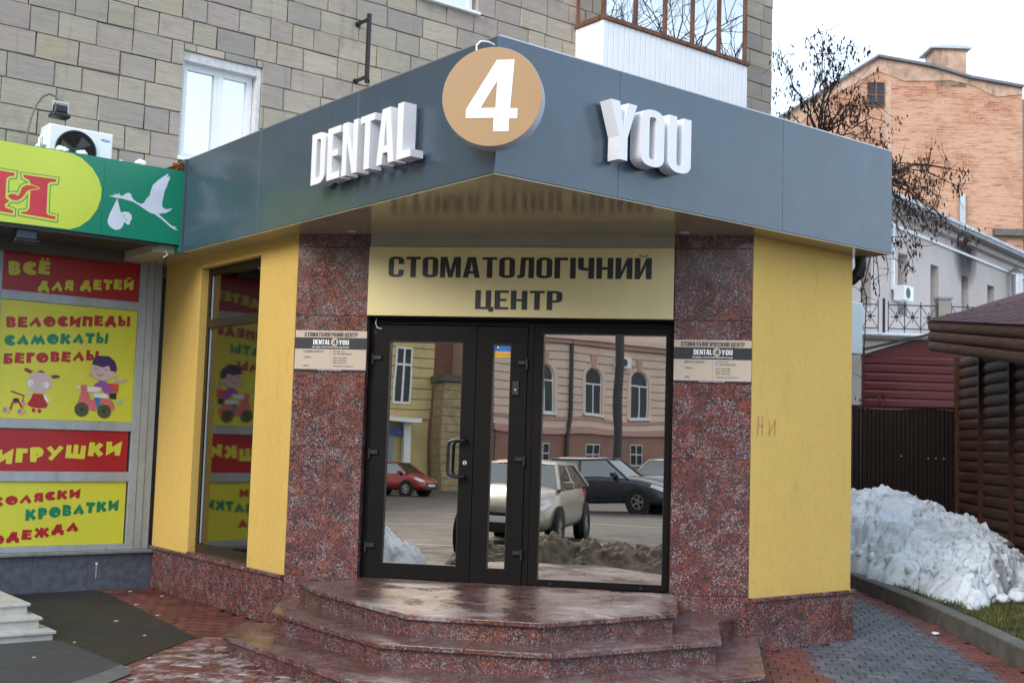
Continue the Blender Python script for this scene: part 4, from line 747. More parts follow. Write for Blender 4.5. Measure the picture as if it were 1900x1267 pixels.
# sticker
stk = MB().box(CH, 1.698, 1.842, 2.33, 2.395, -.104, -.101).obj('security_sticker', plain('sticker_blue', (.05,.25,.75), .4), label='blue and yellow security sticker with a shield', cat='sticker')
MB().box(CH, 1.698, 1.842, 2.285, 2.3295, -.104, -.101).obj('sticker_band', plain('sticker_yellow', (.85,.50,.04), .4), stk)
MB().prism(CH, [(1.712,2.385),(1.748,2.385),(1.748,2.355),(1.73,2.338),(1.712,2.355)], -.100, -.0990).obj('shield', plain('shield_brown', (.05,.04,.03), .5), stk); MB().disc(CH, 1.73, 2.366, .010, -.0989, -.0979, 14).obj('shield_badge', M_PVC, stk)
btext("ОБ'ЄКТ ПІД", CH, (1.755,2.377), (1.838,2.377), .011, 'sticker_text', M_BLACK, stk, -.0995)
btext("ОХОРОНОЮ", CH, (1.755,2.360), (1.838,2.360), .011, 'sticker_text', M_BLACK, stk, -.0995)
btext("ПУЛЬТ", CH, (1.755,2.343), (1.838,2.343), .011, 'sticker_text', M_BLACK, stk, -.0995)
btext("ОХОРОНА", CH, (1.71,2.297), (1.83,2.297), .02, 'sticker_text', plain('sticker_orange', (.75,.16,.02), .4), stk, -.0995, .01)
# canopy
lf = MB(); lf.box(CL, -4.92, -1.72, 3.30, 4.20, -.12, 0); MB_L = lf.obj('canopy', M_CANOPY, EX)
def fascia(f, u0, u1, mb_): MB().cbox(f, u0, u1, 3.302, 4.198, -.03, .003, .0015).obj('fascia_panel', M_CANOPY, MB_L)
fascia(CL, -4.88, -3.34, 0); fascia(CL, -3.337, -1.722, 0)
fascia(CL, -1.718, -.002, 0)
MB().box(CL, -1.718, -.13, 3.30, 4.199, -.12, -.031).obj('fascia_core', M_CANOPY, MB_L)
MB().box(CRt, .0, 4.325, 3.301, 4.197, -.12, -.031).obj('fascia_core', M_CANOPY, MB_L)
for a, b_ in ((.0, 1.08), (1.083, 2.86), (2.863, 4.33)): fascia(CRt, a, b_, 0)
MB().box(FR((4.327,0,0),(0,1,0),(0,0,1),(1,0,0)), .032, 5.9, 3.302, 4.196, -.12, 0).obj('fascia_panel', M_CANOPY, MB_L)
MB().box(CL, -4.955, -4.885, 3.29, 4.205, -.05, .018).obj('corner_trim', M_CANOPY, MB_L)
mb = MB(); mb.box(FR((0,0,0),(1,0,0),(0,1,0),(0,0,1)), .0, 4.327, .0, 5.9, 4.199, 4.207); mb.obj('roof_sheet', M_SILVER, MB_L)
HZ = FR((0,0,0),(1,0,0),(0,1,0),(0,0,1))
MB().box(HZ, .003, 4.322, .003, 5.88, 3.294, 3.299).obj('soffit_panel', M_SOFFIT, MB_L)
for (u, wv) in ((.49,.09),(3.25,.075)):
    c_ = CH(u,0,wv); s1 = MB().disc(HZ, c_.x, c_.y, .045, 3.284, 3.294, 28, .033).obj('spotlight', M_SILVER, MB_L); MB().disc(HZ, c_.x, c_.y, .032, 3.289, 3.2935, 24).obj('lens', M_BLKMET, s1)
# white loop of cable above the disc
# drainpipe right
mb = MB(); mb.tube([(4.27,.27,3.30),(4.275,.27,3.21),(4.27,.29,3.15),(4.25,.34,3.10),(4.21,.44,3.05),(4.175,.56,3.00),(4.165,.62,2.93),(4.165,.64,2.8),(4.165,.64,.42)], .05, 12); mb.tube([(4.272,.285,3.165),(4.262,.30,3.13)], .056, 12)
mb.obj('drainpipe', M_BLKMET, EX)
# ================================================================== SIGNS
sg = MB().cbox(CH, .63, 3.17, 2.605, 3.182, .002, .03, .002).obj('entrance_sign', M_GOLD, label='long gold sign board with black Cyrillic lettering above the entrance door', cat='sign')
word('СТОМАТОЛОГІЧНИЙ', CH, .802, 2.990, 2.928, 3.100, .0302, .0325, 'letter', M_BLACK, sg, each=True)
word('ЦЕНТР', CH, 1.548, 2.270, 2.668, 2.825, .0302, .0325, 'letter', M_BLACK, sg, each=True)
lt = thing('raised_lettering', 'white box letters reading DENTAL on the left side of the grey canopy', 'sign letters', loc=(0,0,0))
word('DENTAL', CL, -2.165, -.772, 3.515, 3.915, .035, .14, 'letter', M_WHITE, lt, each=True, gap=.065)
mb = MB()
for u in (-2.1,-1.9,-1.7,-1.45,-1.2,-.95): mb.tube([CL(u,3.60,0),CL(u,3.60,.04)], .008, 6); mb.tube([CL(u,3.53,0),CL(u,3.53,.04)], .008, 6)
mb.obj('mounting_pin', M_SILVER, lt)
lt = thing('raised_lettering', 'white box letters reading YOU on the right side of the grey canopy', 'sign letters')
word('YOU', CRt, .868, 1.662, 3.53, 3.932, .03, .14, 'letter', M_WHITE, lt, each=True, gap=.075)
mb = MB()
for u in (.98,1.1,1.3,1.5,1.6): mb.tube([CRt(u,3.58,0),CRt(u,3.58,.04)], .008, 6)
mb.obj('mounting_pin', M_SILVER, lt)
DN = Vector((-.738,-.675,0)).normalized(); DT = Vector((.675,-.738,0)).normalized()
dc = Vector((0.005,.0,3.742)); DF = FR(dc, DT, (0,0,1), DN)
M_RIM = plain('white_rim', (.62,.64,.70), .35)
ds = MB().disc(DF, 0, 0, .318, .06, .190, 72).obj('round_sign', M_RIM, label='round tan disc sign with a white number 4 on the canopy corner', cat='sign')
MB().disc(DF, 0, 0, .3165, .1903, .194, 72).obj('disc_face', M_DISC, ds)
word('4', DF, -.163, .165, -.225, .232, .1943, .197, 'number', M_WHITE, ds)
MB().box(DF, -.05, .05, -.2, .2, -.02, .06).obj('bracket', M_BLKMET, ds)
mb = MB(); mb.tube([DF(-.115,.30,.16), DF(-.118,.345,.15), DF(-.10,.385,.11), DF(-.06,.40,.05), DF(-.03,.395,.0)], .006, 6); mb.obj('cable', M_PVC, ds)
M_PLQ = plain('beige_plaque', (.50,.41,.335), .35, 0, .5, .04)
def plaque(u0, u1, v0, v1, label, ttl, sub, rows, foot):
    p = MB().cbox(CH, u0, u1, v0, v1, .0015, .010, .001).obj('information_plaque', M_PLQ, label=label, cat='sign')
    h = v1-v0; W = u1-u0; X = lambda a: u0+a*W; Y = lambda a: v1-a*h
    MB().box(CH, u0, u1, Y(.455), Y(.175), .0102, .0112).obj('dark_band', M_BLACK, p); MB().box(CH, u0, u1, v0, Y(.955), .0102, .0112).obj('dark_strip', M_BLACK, p)
    word(ttl[0], CH, X(ttl[1]), X(ttl[2]), Y(.15), Y(.045), .0112, .0122, 'lettering', M_BLACK, p, gap=.07)
    word('DENTAL', CH, X(.255), X(.495), Y(.345), Y(.225), .0122, .0132, 'lettering', M_WHITE, p, gap=.05)
    MB().disc(CH, X(.555), Y(.283), .0335, .0122, .0132, 28).obj('disc', M_PLQ, p); word('4', CH, X(.53), X(.583), Y(.34), Y(.225), .0133, .0143, 'number', M_BLACK, p)
    word('YOU', CH, X(.615), X(.755), Y(.345), Y(.225), .0122, .0132, 'lettering', M_WHITE, p, gap=.07)
    btext(sub, CH, (X(.24),Y(.425)), (X(.76),Y(.425)), .0125, 'lettering', M_WHITE, p, .0125, .01)
    for (t, x0, x1, y, hh) in rows: btext(t, CH, (X(x0),Y(y)), (X(x1),Y(y)), hh, 'lettering', M_BLACK, p, .0112, .01)
    MB().box(CH, X(.50), X(.502), Y(.93), Y(.47), .0102, .0106).obj('rule', M_BLACK, p)
    btext(foot, CH, (X(.33),Y(.985)), (X(.66),Y(.985)), .008, 'lettering', M_WHITE, p, .0125)
plaque(.010, .632, 2.131, 2.472, 'beige and black plaque in Ukrainian on the left granite pillar', ('СТОМАТОЛОГІЧНИЙ ЦЕНТР', .13, .87), 'ВСІ ВИДИ СТОМАТОЛОГІЧНОЇ ДОПОМОГИ',
  [('ГОДИНИ РОБОТИ',.12,.40,.545,.018),('ТЕЛЕФОН',.12,.23,.68,.013),('АДРЕСА',.12,.21,.89,.013),('ПН-СБ 9-19',.54,.70,.53,.012),('НД - ЧЕРГОВИЙ ПРИЙОМ',.54,.80,.59,.012),
   ('(057) 731-31-88',.54,.73,.685,.012),('(066) 400-03-03',.54,.73,.745,.012),('(067) 400-03-03',.54,.73,.805,.012),('ХАРКІВ, ВУЛ. ГОГОЛЯ, 2-А',.54,.82,.89,.012)], 'ЛІЦЕНЗІЯ МІНІСТЕРСТВА ОХОРОНИ ЗДОРОВ\'Я УКРАЇНИ')
plaque(3.180, 3.792, 2.105, 2.446, 'beige and black plaque in Russian on the right granite pillar', ('СТОМАТОЛОГИЧЕСКИЙ ЦЕНТР', .09, .91), 'ВСЕ ВИДЫ СТОМАТОЛОГИЧЕСКОЙ ПОМОЩИ',
  [('ВРЕМЯ РАБОТЫ',.14,.40,.545,.018),('ТЕЛЕФОН',.14,.245,.68,.013),('АДРЕС',.14,.21,.89,.013),('ПН-СБ 9-19',.54,.70,.53,.012),('ВС - ДЕЖУРНЫЙ ПРИЕМ',.54,.80,.59,.012),
   ('(057) 731-31-88',.54,.73,.685,.012),('(066) 400-03-03',.54,.73,.745,.012),('(067) 400-03-03',.54,.73,.805,.012),('ХАРЬКОВ, УЛ. ГОГОЛЯ, 2-А',.54,.83,.89,.012)], 'ЛИЦЕНЗИЯ МИНИСТЕРСТВА ЗДРАВООХРАНЕНИЯ')

# ================================================================== STEPS
stp_ = thing('entrance_steps', 'three wide angular red granite steps below the clinic door', 'steps')
def offp(pts, d):         # inward offset of an open polyline (to the left side of travel)
    o = []
    for i, p in enumerate(pts):
        p = Vector(p); n_ = []
        if i > 0: t = (p-Vector(pts[i-1])).normalized(); n_.append(Vector((-t.y, t.x)))
        if i < len(pts)-1: t = (Vector(pts[i+1])-p).normalized(); n_.append(Vector((-t.y, t.x)))
        m = sum(n_, Vector((0,0))).normalized(); k = 1/max(.3, m.dot(n_[0])); o.append(tuple(p+m*d*k))
    return o
LV = [(.437, .30, [(.10,2.55),(-.025,1.965),(-.095,.666),(.478,-.035),(1.644,-.114),(2.233,.455),(2.42,.70)], [(2.2,.90),(.5,2.8)]),
      (.290, .15, [(-.0,2.62),(-.341,2.092),(-.383,.566),(.359,-.282),(1.712,-.457),(2.397,.182),(2.75,.30)], [(2.6,.5),(.3,3.0)]),
      (.140, .0, [(-.3,2.62),(-.707,2.13),(-.738,.348),(.15,-.66),(1.666,-.878),(2.504,-.126),(2.85,.20)], [(2.7,.38),(.25,3.0)])]
for (zt, zb, pl, back) in LV:
    # tread slabs: split in sectors with thin joints
    n = len(pl)
    full = pl+back
    mbt = MB(); th = .032
    cx = sum(p[0] for p in full)/len(full); cy = sum(p[1] for p in full)/len(full)
    inn = offp(pl, .48)
    for i in range(n-1):
        a, b_ = Vector(pl[i]), Vector(pl[i+1]); c_, d_ = Vector(inn[i+1]), Vector(inn[i])
        ns = max(1, round((b_-a).length/.75))
        for k in range(ns):
            t0, t1 = k/ns, (k+1)/ns; q = [a.lerp(b_, t0), a.lerp(b_, t1), d_.lerp(c_, t1), d_.lerp(c_, t0)]
            ctr = sum(q, Vector((0,0)))/4; q = [ctr+(p-ctr)*(1-.0018/max(.05, (p-ctr).length)) for p in q]
            o = MB().prism(HZ, [tuple(p) for p in q], zt-th, zt).obj('tread_slab', M_LAND if zt > .4 else M_TREAD, stp_); bevel(o, .004, 2)
    core = inn+[(2.1,1.08),(.36,3.0)]
    MB().prism(HZ, core, zt-th, zt-.0005).obj('tread_slab', M_LAND if zt > .4 else M_TREAD, stp_)
    rs = offp(pl, .036)
    for i in range(n-1):
        a, b_ = Vector(rs[i]), Vector(rs[i+1]); t_ = (b_-a).normalized(); nn_ = (-t_.y, t_.x); f = FR((a.x, a.y, 0), (t_.x, t_.y, 0), (0,0,1), (-nn_[0], -nn_[1], 0)); ln = (b_-a).length
        ns = max(1, round(ln/.75))
        for k in range(ns): MB().box(f, k*ln/ns+.001, (k+1)*ln/ns-.001, zb-.02, zt-th-.001, -.02, 0).obj('riser_slab', M_RISER, stp_)
# white marble steps of the shop
ws = thing('shop_steps', 'three worn white marble steps at the left edge', 'steps'); M_MARB = plain('worn_white_marble', (.44,.43,.40), .45, 0, .5, .12, 3, .45)
for (x1, y0, z0, z1) in ((-1.54,3.18,0,.085),(-1.60,3.33,.085,.17),(-1.64,3.50,.17,.255)):
    o = MB().box(HZ, -2.9, x1-.02, y0+.02, 5.6, z0, z1-.022).obj('riser_slab', M_MARB, ws)
    o = MB().box(HZ, -2.9, x1, y0, 5.6, z1-.022, z1).obj('tread_slab', M_MARB, ws); bevel(o, .004, 2)

# ================================================================== SHOP
SHP = thing('storefront', 'grey aluminium shop front under the green sign', 'shop window')
mb = MB(); mb.box(SH, -4, .235, 0, 4.3, -.6, -.12); mb.obj('back_wall', M_DARK, SHP)
def bar(u0, u1, v0, v1, w0=-.1, w1=0, name='frame_bar'): return MB().cbox(SH, u0, u1, v0, v1, w0, w1, .003).obj(name, M_ALU, SHP)
HB = [(.395,.452),(1.068,1.165),(1.572,1.662),(2.797,2.886),(3.285,3.40)]
for a, b_ in HB: bar(-1.355, -.018, a, b_)
bar(-.018, .062, .395, 3.40); bar(.066, .142, .395, 3.40, -.1, -.006); bar(.146, .222, .395, 3.40, -.1, -.014)
bar(-1.45, -1.357, .395, 3.40); bar(-2.9, -1.452, .395, 3.40, -.1, -.01)
MB().cbox(SH, -1.45, -.12, 2.886, 3.285, -.12, -.06, .002).obj('panel', M_BLKMET, SHP)
MB().cbox(FR((0,5.80,0),(1,0,0),(0,0,1),(0,-1,0)), -2.9, .243, .365, .394, -.1, .0, .004).obj('sill', plain('grey_stone_sill', (.20,.21,.22), .5, 0, .4, .2, 8, .3), SHP)
for (a, b_) in ((-2.9,-1.42),(-1.418,-.93),(-.928,-.40),(-.398,.243)): MB().cbox(SH, a, b_, 0, .364, -.1, .045, .001).obj('base_slab', M_BASEB, SHP)
mb = MB(); mb.disc(SH, -.315, .27, .012, .046, .05, 14); mb.box(SH, -.317, -.313, .13, .262, .046, .048); mb.obj('white_mark', M_PVC, SHP)
mb = MB(); mb.disc(SH, -.21, .408, .006, .0, .002, 10); mb.obj('screw_hole', M_BLKMET, SHP)
PCOL = {'red': plain('poster_red', (.36,.010,.018), .3, 0, .5, .05), 'yellow': plain('poster_yellow', (.60,.60,.05), .3, 0, .5, .05), 'green': plain('poster_green', (.0,.20,.10), .3, 0, .5, .05)}
PC2 = dict(skin=(.55,.42,.42), white=(.70,.72,.78), brown=(.16,.05,.04), black=(.02,.02,.03), orange=(.65,.38,.08), blue=(.10,.22,.65), pink=(.60,.22,.30), rose=(.60,.14,.15), redbox=(.6,.06,.03), purple=(.28,.08,.35), lilac=(.50,.32,.55), jean=(.05,.19,.36), olive=(.07,.075,.035), hair=(.045,.02,.10), sky=(.25,.50,.70), red=(.36,.012,.02))
def poster(name, u0, u1, v0, v1, col, label): 
    return MB().cbox(SH, u0, u1, v0, v1, -.055, -.02, .002).obj(name, PCOL[col], label=label, cat='poster')
P1 = poster('poster', -1.355, -.019, 2.887, 3.284, 'red', 'red poster with yellow text, topmost of the shop window')
P2 = poster('poster', -1.354, -.019, 1.663, 2.796, 'yellow', 'large yellow poster with a cartoon girl and boy on scooters')
P3 = poster('poster', -1.355, -.042, 1.166, 1.571, 'red', 'red poster with large yellow text below the cartoon poster')
P4 = poster('poster', -1.355, -.035, .453, 1.067, 'yellow', 'yellow poster with red and green text, lowest in the shop window')
for k, (c_, body, a, b_, h) in enumerate(FUN):
    par = P1 if k < 2 else P2 if k < 5 else P3 if k < 6 else P4
    funtext(body, SH, a, b_, h*.93, PCOL[c_], par, -.0188)
for k, (c_, pts) in enumerate(ART):
    mb = MB(); n = len(pts); V_, T_ = fill_poly([pts]); mb.add([SH(x, y, -.0190+k*.00022) for x, y in V_], T_)
    mb.obj('cartoon_print', plain('print_'+c_, PC2[c_], .35), P2, recalc=False)
# green sign box above the shop
M_SG = plain('sign_green', (.0,.21,.12), .28, 0, .5, .05, 2); M_SY = plain('sign_lime', (.56,.66,.06), .28, 0, .5, .04, 2); M_SR = plain('sign_red', (.58,.03,.045), .3); M_SW = plain('sign_white', (.62,.68,.80), .3)
ss = MB().box(SG, -3.2, .0, 3.372, 4.08, -.95, -.004).obj('shop_sign', M_SG, label='green and lime sign box with a white stork carrying a baby', cat='sign')
MB().cbox(SG, -3.2, -.785, 3.368, 4.086, -.003, .004, .001).obj('sign_panel', M_SG, ss); MB().cbox(SG, -.782, -.012, 3.368, 4.086, -.003, .004, .001).obj('sign_panel', M_SG, ss)
def flat(f, pts, w_, name, mat, par):
    V_, T_ = fill_poly([pts]); return MB().add([f(x, y, w_) for x, y in V_], T_).obj(name, mat, par, recalc=False)
lz = [(x if x > -2 else -3.2, min(4.083, max(3.371, z_))) for x, z_ in LOZ]; flat(SG, lz, .0048, 'lime_field', M_SY, ss)
def grow(pts, d):
    n = len(pts); A = sum(pts[i][0]*pts[(i+1)%n][1]-pts[(i+1)%n][0]*pts[i][1] for i in range(n)); s = 1 if A > 0 else -1; o = []
    for i in range(n):
        a, b_, c_ = Vector(pts[i-1]), Vector(pts[i]), Vector(pts[(i+1) % n]); t1 = (b_-a).normalized(); t2 = (c_-b_).normalized()
        n1 = Vector((t1.y, -t1.x))*s; n2 = Vector((t2.y, -t2.x))*s; m = (n1+n2); m = m.normalized() if m.length > .1 else n1; k = min(1.4, 1/max(.4, m.dot(n1))); o.append(tuple(b_+m*d*k))
    return o
for i, (pp, nm) in enumerate(((LOGO_L,'L'),(LOGO_R,'R'),(LOGO_S,'S'))):
    w_ = .0056+i*.00003
    flat(SG, grow(pp, .027), w_, 'emblem_outline', M_SG, ss); flat(SG, grow(pp, .019), w_+.0004, 'emblem_gap', M_SY, ss)
flat(SG, LOGO_L, .0064, 'emblem_letter', M_SR, ss); flat(SG, LOGO_R, .00643, 'emblem_letter', M_SR, ss)
flat(SG, grow(LOGO_S, .007), .0067, 'emblem_gap', M_SY, ss); flat(SG, LOGO_S, .0070, 'emblem_bird', M_SR, ss)
flat(SG, STORK, .0052, 'stork', M_SW, ss); flat(SG, BUNDLE, .0056, 'baby_bundle', M_SW, ss)
for x, z_ in BDOTS: MB().disc(SG, x, z_, .006, .0058, .0062, 10).obj('eye', M_SG, ss)
# underside: ribbed shutter box, lamp
mb = MB(); mb.box(SG, -3.2, -.26, 3.25, 3.367, -.93, -.80); 
for i in range(60): mb.box(SG, -3.2+i*.049, -3.2+i*.049+.03, 3.352, 3.3675, -.79, -.05)
mb.obj('ribbed_soffit', plain('ribbed_grey_metal', (.10,.095,.085), .45, .3), ss)
MB().box(SG, -3.2, -.22, 3.335, 3.367, -.045, -.012).obj('box_edge', M_BLKMET, ss)
MB().box(SG, -.255, -.015, 3.29, 3.367, -.90, -.10).obj('cream_filler', plain('cream_panel', (.42,.38,.28), .6), ss)
MB().box(SG, -.03, -.002, 3.30, 3.371, -.95, .004).obj('green_return', M_SG, ss)
fl = thing('floodlight', 'small dark floodlight hanging under the green shop sign', 'lamp'); 
MB().cbox(FR((-1.42,5.02,3.30),(1,0,0),(0,0,1),(0,-1,0)), -.09, .09, -.05, .05, -.05, .05, .01).obj('housing', plain('dark_blue_metal', (.03,.04,.06), .3), fl); MB().cbox(FR((-1.42,5.02,3.25),(1,0,0),(0,0,1),(0,-1,0)), -.11, .11, -.025, .0, -.07, .07, .006).obj('visor', M_BLKMET, fl)
MB().box(FR((-1.42,5.02,3.35),(1,0,0),(0,0,1),(0,-1,0)), -.02, .02, 0, .03, -.01, .01).obj('stem', M_BLKMET, fl)
mb = MB(); mb.tube([(-.13,5.0,3.31),(-.11,4.99,3.27),(-.15,4.99,3.24)], .008, 6); mb.obj('cable_end', M_PVC, ss)

# air conditioner on the sign box
ac = thing('air_conditioner', 'white outdoor air conditioner unit standing on the shop sign box', 'air conditioner')
AF = FR((0,5.55,0),(1,0,0),(0,0,1),(0,-1,0))
x0, x1, z0, z1 = -1.115, -.50, 4.04, 4.475
o = MB().cbox(AF, x0, x1, z0, z1, -.26, 0, .012).obj('housing', M_PVC, ac)
fcx, fcz, fr = -.855, 4.25, .185
MB().disc(AF, fcx, fcz, fr, .001, .006, 48).obj('fan_opening', M_DARK, ac)
mb = MB(); mb.disc(AF, fcx, fcz, fr+.012, .0, .014, 48, fr-.004)
for k in range(1, 7): mb.disc(AF, fcx, fcz, fr*k/7, .011, .0135, 40, fr*k/7-.003)
for k in range(10): a = k*PI/5; stroke(mb, AF, [(fcx+.02*math.cos(a), fcz+.02*math.sin(a)),(fcx+fr*math.cos(a), fcz+fr*math.sin(a))], .003, .0138)
mb.obj('grille', M_BLKMET, ac)
mb = MB()
for k in range(3):
    a = k*2*PI/3+.4; mb.add([AF(fcx+.03*math.cos(a), fcz+.03*math.sin(a), .008), AF(fcx+.16*math.cos(a+.1), fcz+.16*math.sin(a+.1), .009), AF(fcx+.15*math.cos(a+.8), fcz+.15*math.sin(a+.8), .007), AF(fcx+.05*math.cos(a+1.1), fcz+.05*math.sin(a+1.1), .007)], [(0,1,2,3)])
mb.disc(AF, fcx, fcz, .03, .007, .010, 20); mb.obj('fan', plain('dark_grey_plastic', (.06,.065,.07), .5), ac, recalc=False)
MB().prism(AF, [(-.575+.045*math.cos(a*PI/12), 4.40+.010*math.sin(a*PI/12)+.045*math.cos(a*PI/12)*-.05) for a in range(24)], .001, .003).obj('brand_badge', plain('badge_blue', (.03,.07,.55), .4), ac)
MB().prism(AF, [(-.575+.030*math.cos(a*PI/8), 4.40+.003*math.sin(a*PI/8)) for a in range(16)], .0032, .0038).obj('badge_lettering', M_PVC, ac)
mb = MB(); mb.cbox(FR((x0,5.60,0),(0,1,0),(0,0,1),(-1,0,0)), .0, .14, 4.27, 4.40, 0, .03, .01); mb.tube([(x0-.03,5.63,4.36),(x0-.06,5.63,4.33),(x0-.05,5.66,4.1)], .012, 8); mb.tube([(x0-.03,5.68,4.31),(x0-.07,5.69,4.26),(x0-.05,5.7,4.1)], .014, 8); mb.obj('valve_cover', M_PVC, ac)
# swan neck lamp
la = thing('swan_neck_lamp', 'floodlight on a curved pipe arm above the shop sign', 'lamp')
MB().tube([(-1.475,5.0,4.05),(-1.468,5.0,4.2),(-1.445,5.0,4.35),(-1.405,5.0,4.48),(-1.355,5.0,4.565),(-1.30,4.99,4.60),(-1.25,4.97,4.58),(-1.215,4.95,4.53)], .0095, 8).obj('arm', plain('grey_pipe', (.16,.15,.13), .5, .4), la)
mb = MB(); LF = FR((-1.215,4.94,4.50),(1,0,0),(0,0,1),(0,-1,0)); mb.box(LF, -.075, .075, .02, .035, -.01, .01); mb.box(LF, -.075, -.065, -.06, .02, -.01, .01); mb.box(LF, .065, .075, -.06, .02, -.01, .01); mb.obj('yoke', M_SILVER, la)
mb = MB(); mb.cbox(LF, -.058, .058, -.075, -.005, -.05, .05, .012); mb.cbox(LF, -.078, .078, -.115, -.085, -.07, .075, .006); mb.cbox(LF, -.062, .062, -.088, -.072, -.05, .05, .002); mb.obj('lamp_head', M_BLKMET, la)
# bits on the sign top: snow, leaves
for (x, r, lb) in ((-1.17,.055,'white snow lump at the left foot of the air conditioner'),(-.985,.05,'white snow lump in front of the air conditioner fan'),(-.43,.058,'largest lone snow lump on the green sign right of the air conditioner'),(-.62,.02,'tiny snow crumb beside the right foot of the air conditioner')):
    lump('snow_lump', (x, 4.965, 4.085+r*.25), r, M_WHITE, seed=x*9, sq=.75, label=lb, cat='snow lump', group='snow lumps on the shop sign')
M_LEAFO = plain('orange_dead_leaf', (.30,.085,.02), .8, 0, .2, .4, 30)
mb = MB()
for i in range(70):
    c_ = Vector((-.06+rng.uniform(-.055,.06), 4.96+rng.uniform(-.04,.03), 4.09+rng.uniform(0,.07))); a_ = Vector((rng.uniform(-1,1), rng.uniform(-1,1), rng.uniform(-1,1))).normalized()*.022; d_ = Vector((rng.uniform(-1,1), rng.uniform(-1,1), rng.uniform(-1,1))).normalized()*.014
    mb.add([c_-a_, c_+d_, c_+a_, c_-d_], [(0,1,2,3)])
mb.obj('dead_leaves', M_LEAFO, kind='stuff', recalc=False)
# wall bracket
br = thing('wall_bracket', 'black empty steel sign bracket on the stone wall', 'bracket')
mb = MB(); mb.box(ST, 2.435, 2.475, 5.66, 6.48, .26, .30); mb.obj('upright', M_BLKMET, br)
for z_ in (6.42, 5.735): MB().box(ST, 2.44, 2.47, z_-.015, z_+.015, .02, .26).obj('arm', M_BLKMET, br); MB().disc(ST, 2.455, z_, .035, .02, .03, 14).obj('wall_plate', M_BLKMET, br)
mb = MB(); mb.tube([ST(2.455+.03*math.cos(a*PI/6)*.6, 5.66+.05*math.sin(a*PI/6), .31) for a in range(13)], .006, 6); mb.obj('hook', M_BLKMET, br)
cw = MB().tube([ST(5.30,9.0,.03), ST(5.16,8.3,.03), ST(5.02,7.75,.03)], .008, 5).obj('wall_wire', M_BLKMET, label='thin black wire running down the stone wall beside the balcony', cat='wire')
# ================================================================== RIGHT BACKGROUND
def fr2(p, q, flip=False):
    p, q = Vector(p), Vector(q); t = (q-p).normalized(); return FR((p.x, p.y, 0), (t.x, t.y, 0), (0,0,1), (t.y, -t.x, 0)), (q-p).length
M_FENCE = plain('dark_brown_profiled_sheet', (.009,.005,.004), .6, 0, .15, .2, 2)
FF, fl_ = fr2((8.05,5.95), (10.40,2.93))
fe = thing('sheet_fence', 'tall dark brown profiled metal sheet fence behind the snow heap', 'fence')
nS = int(fl_/.112)
for i in range(nS):
    u = i*.112; MB().prism(FR(FF.o, FF.u, FF.w, (0,0,1)), [(u+.001,0),(u+.02,.0),(u+.03,.018),(u+.085,.018),(u+.095,0),(u+.111,0),(u+.111,-.01),(u+.001,-.01)], .05, 2.19+.01*math.sin(i*.7)).obj('sheet_strip', M_FENCE, fe)
MB().box(FF, 0, fl_, 2.20, 2.235, -.03, .03).obj('top_rail', M_FENCE, fe)
mb = MB()
for u, z_ in ((3.0,1.55),(3.35,1.53),(3.45,1.53),(3.55,1.53)): mb.disc(FF, u, z_, .006, .019, .022, 8)
mb.obj('screw', M_PVC, fe)
# red shed
RS = thing('red_shed', 'dark red ribbed metal shed with sloping roof behind the brown fence', 'shed')
M_REDM = plain('dark_red_sheet', (.070,.008,.010), .35, 0, .5, .12, 3)
SF, sl2 = fr2((10.70,4.79), (12.4,3.46))
for i in range(26):
    z0 = .1+i*.128
    def top(u): return 3.06+min(u, 1.05)*.30
    if z0 > 3.3: break
    if z0+.128 > 3.06:
        ua, ub = max(0, (z0-3.06)/.30), max(0, (z0+.127-3.06)/.30)
        MB().prism(SF, [(ua,z0),(sl2,z0),(sl2,z0+.127),(ub,z0+.127)], -.03, .004).obj('wall_sheet', M_REDM, RS); continue
    u0 = 0
    mb = MB(); mb.prism(FR(SF.o, SF.w, SF.v, SF.u), [(0,z0),(.018,z0+.012),(.018,z0+.085),(0,z0+.115),(0,z0+.127),(-.02,z0+.127),(-.02,z0)], u0, sl2); mb.obj('wall_sheet', M_REDM, RS)
MB().box(SF, -.02, .03, .1, 3.1, -.02, .03).obj('corner_trim', M_REDM, RS)
MB().prism(SF, [(-.22,3.05),(1.25,3.43),(1.25,3.46),(-.22,3.085)], -2, .12).obj('roof', M_BLKMET, RS)
# white box
wb = MB().cbox(FR((4.13,1.20,0),(1,0,0),(0,0,1),(0,-1,0)), 0, 1.50, 2.565, 3.085, -.14, 0, .008).obj('light_box', plain('blank_white_box', (.62,.70,.74), .4, 0, .5, .03), label='blank pale box sign jutting out behind the right yellow wall', cat='sign')
# log pavilion
PV = thing('log_pavilion', 'dark brown log pavilion with a purple brown shingle roof', 'pavilion')
b = NB('dark_stained_log'); c = b.ramp(b.noise(b.pos((1,1,9), rnd=9), 3, 6, .65, .8), [(.3, (.022,.012,.008)), (.52, (.06,.028,.016)), (.72, (.13,.052,.024))])
c = b.mix(b.ramp(b.noise(b.pos(rnd=5), 7, 4, .7), [(.66, 0.), (.74, .6)]), c, (.14,.085,.05)); b.base(c, .6, 0, .3); b.bump(b.noise(b.pos((1,1,8)), 12, 4), .3, .006); M_LOG = b.m
PF = FR((10.36,2.98,0), (-.685,-.729,0), (0,0,1), (-.729,.685,0))
def logbar(f, u0, u1, z0, h, dep, mat, par, z1=None, name='log'):
    z1 = z0 if z1 is None else z1; prof = [(math.sin(a*PI/7)*dep, -math.cos(a*PI/7)*h/2+h/2) for a in range(8)]
    vs = [f(u0, z0+b_, a) for a, b_ in prof]+[f(u1, z1+b_, a) for a, b_ in prof]; mb = MB()
    mb.add(vs, [(i, i+1, 9+i, 8+i) for i in range(7)], True); mb.add(vs[:8], [tuple(range(8))]); mb.add(vs[8:], [tuple(range(8))[::-1]])
    return mb.obj(name, mat, par)
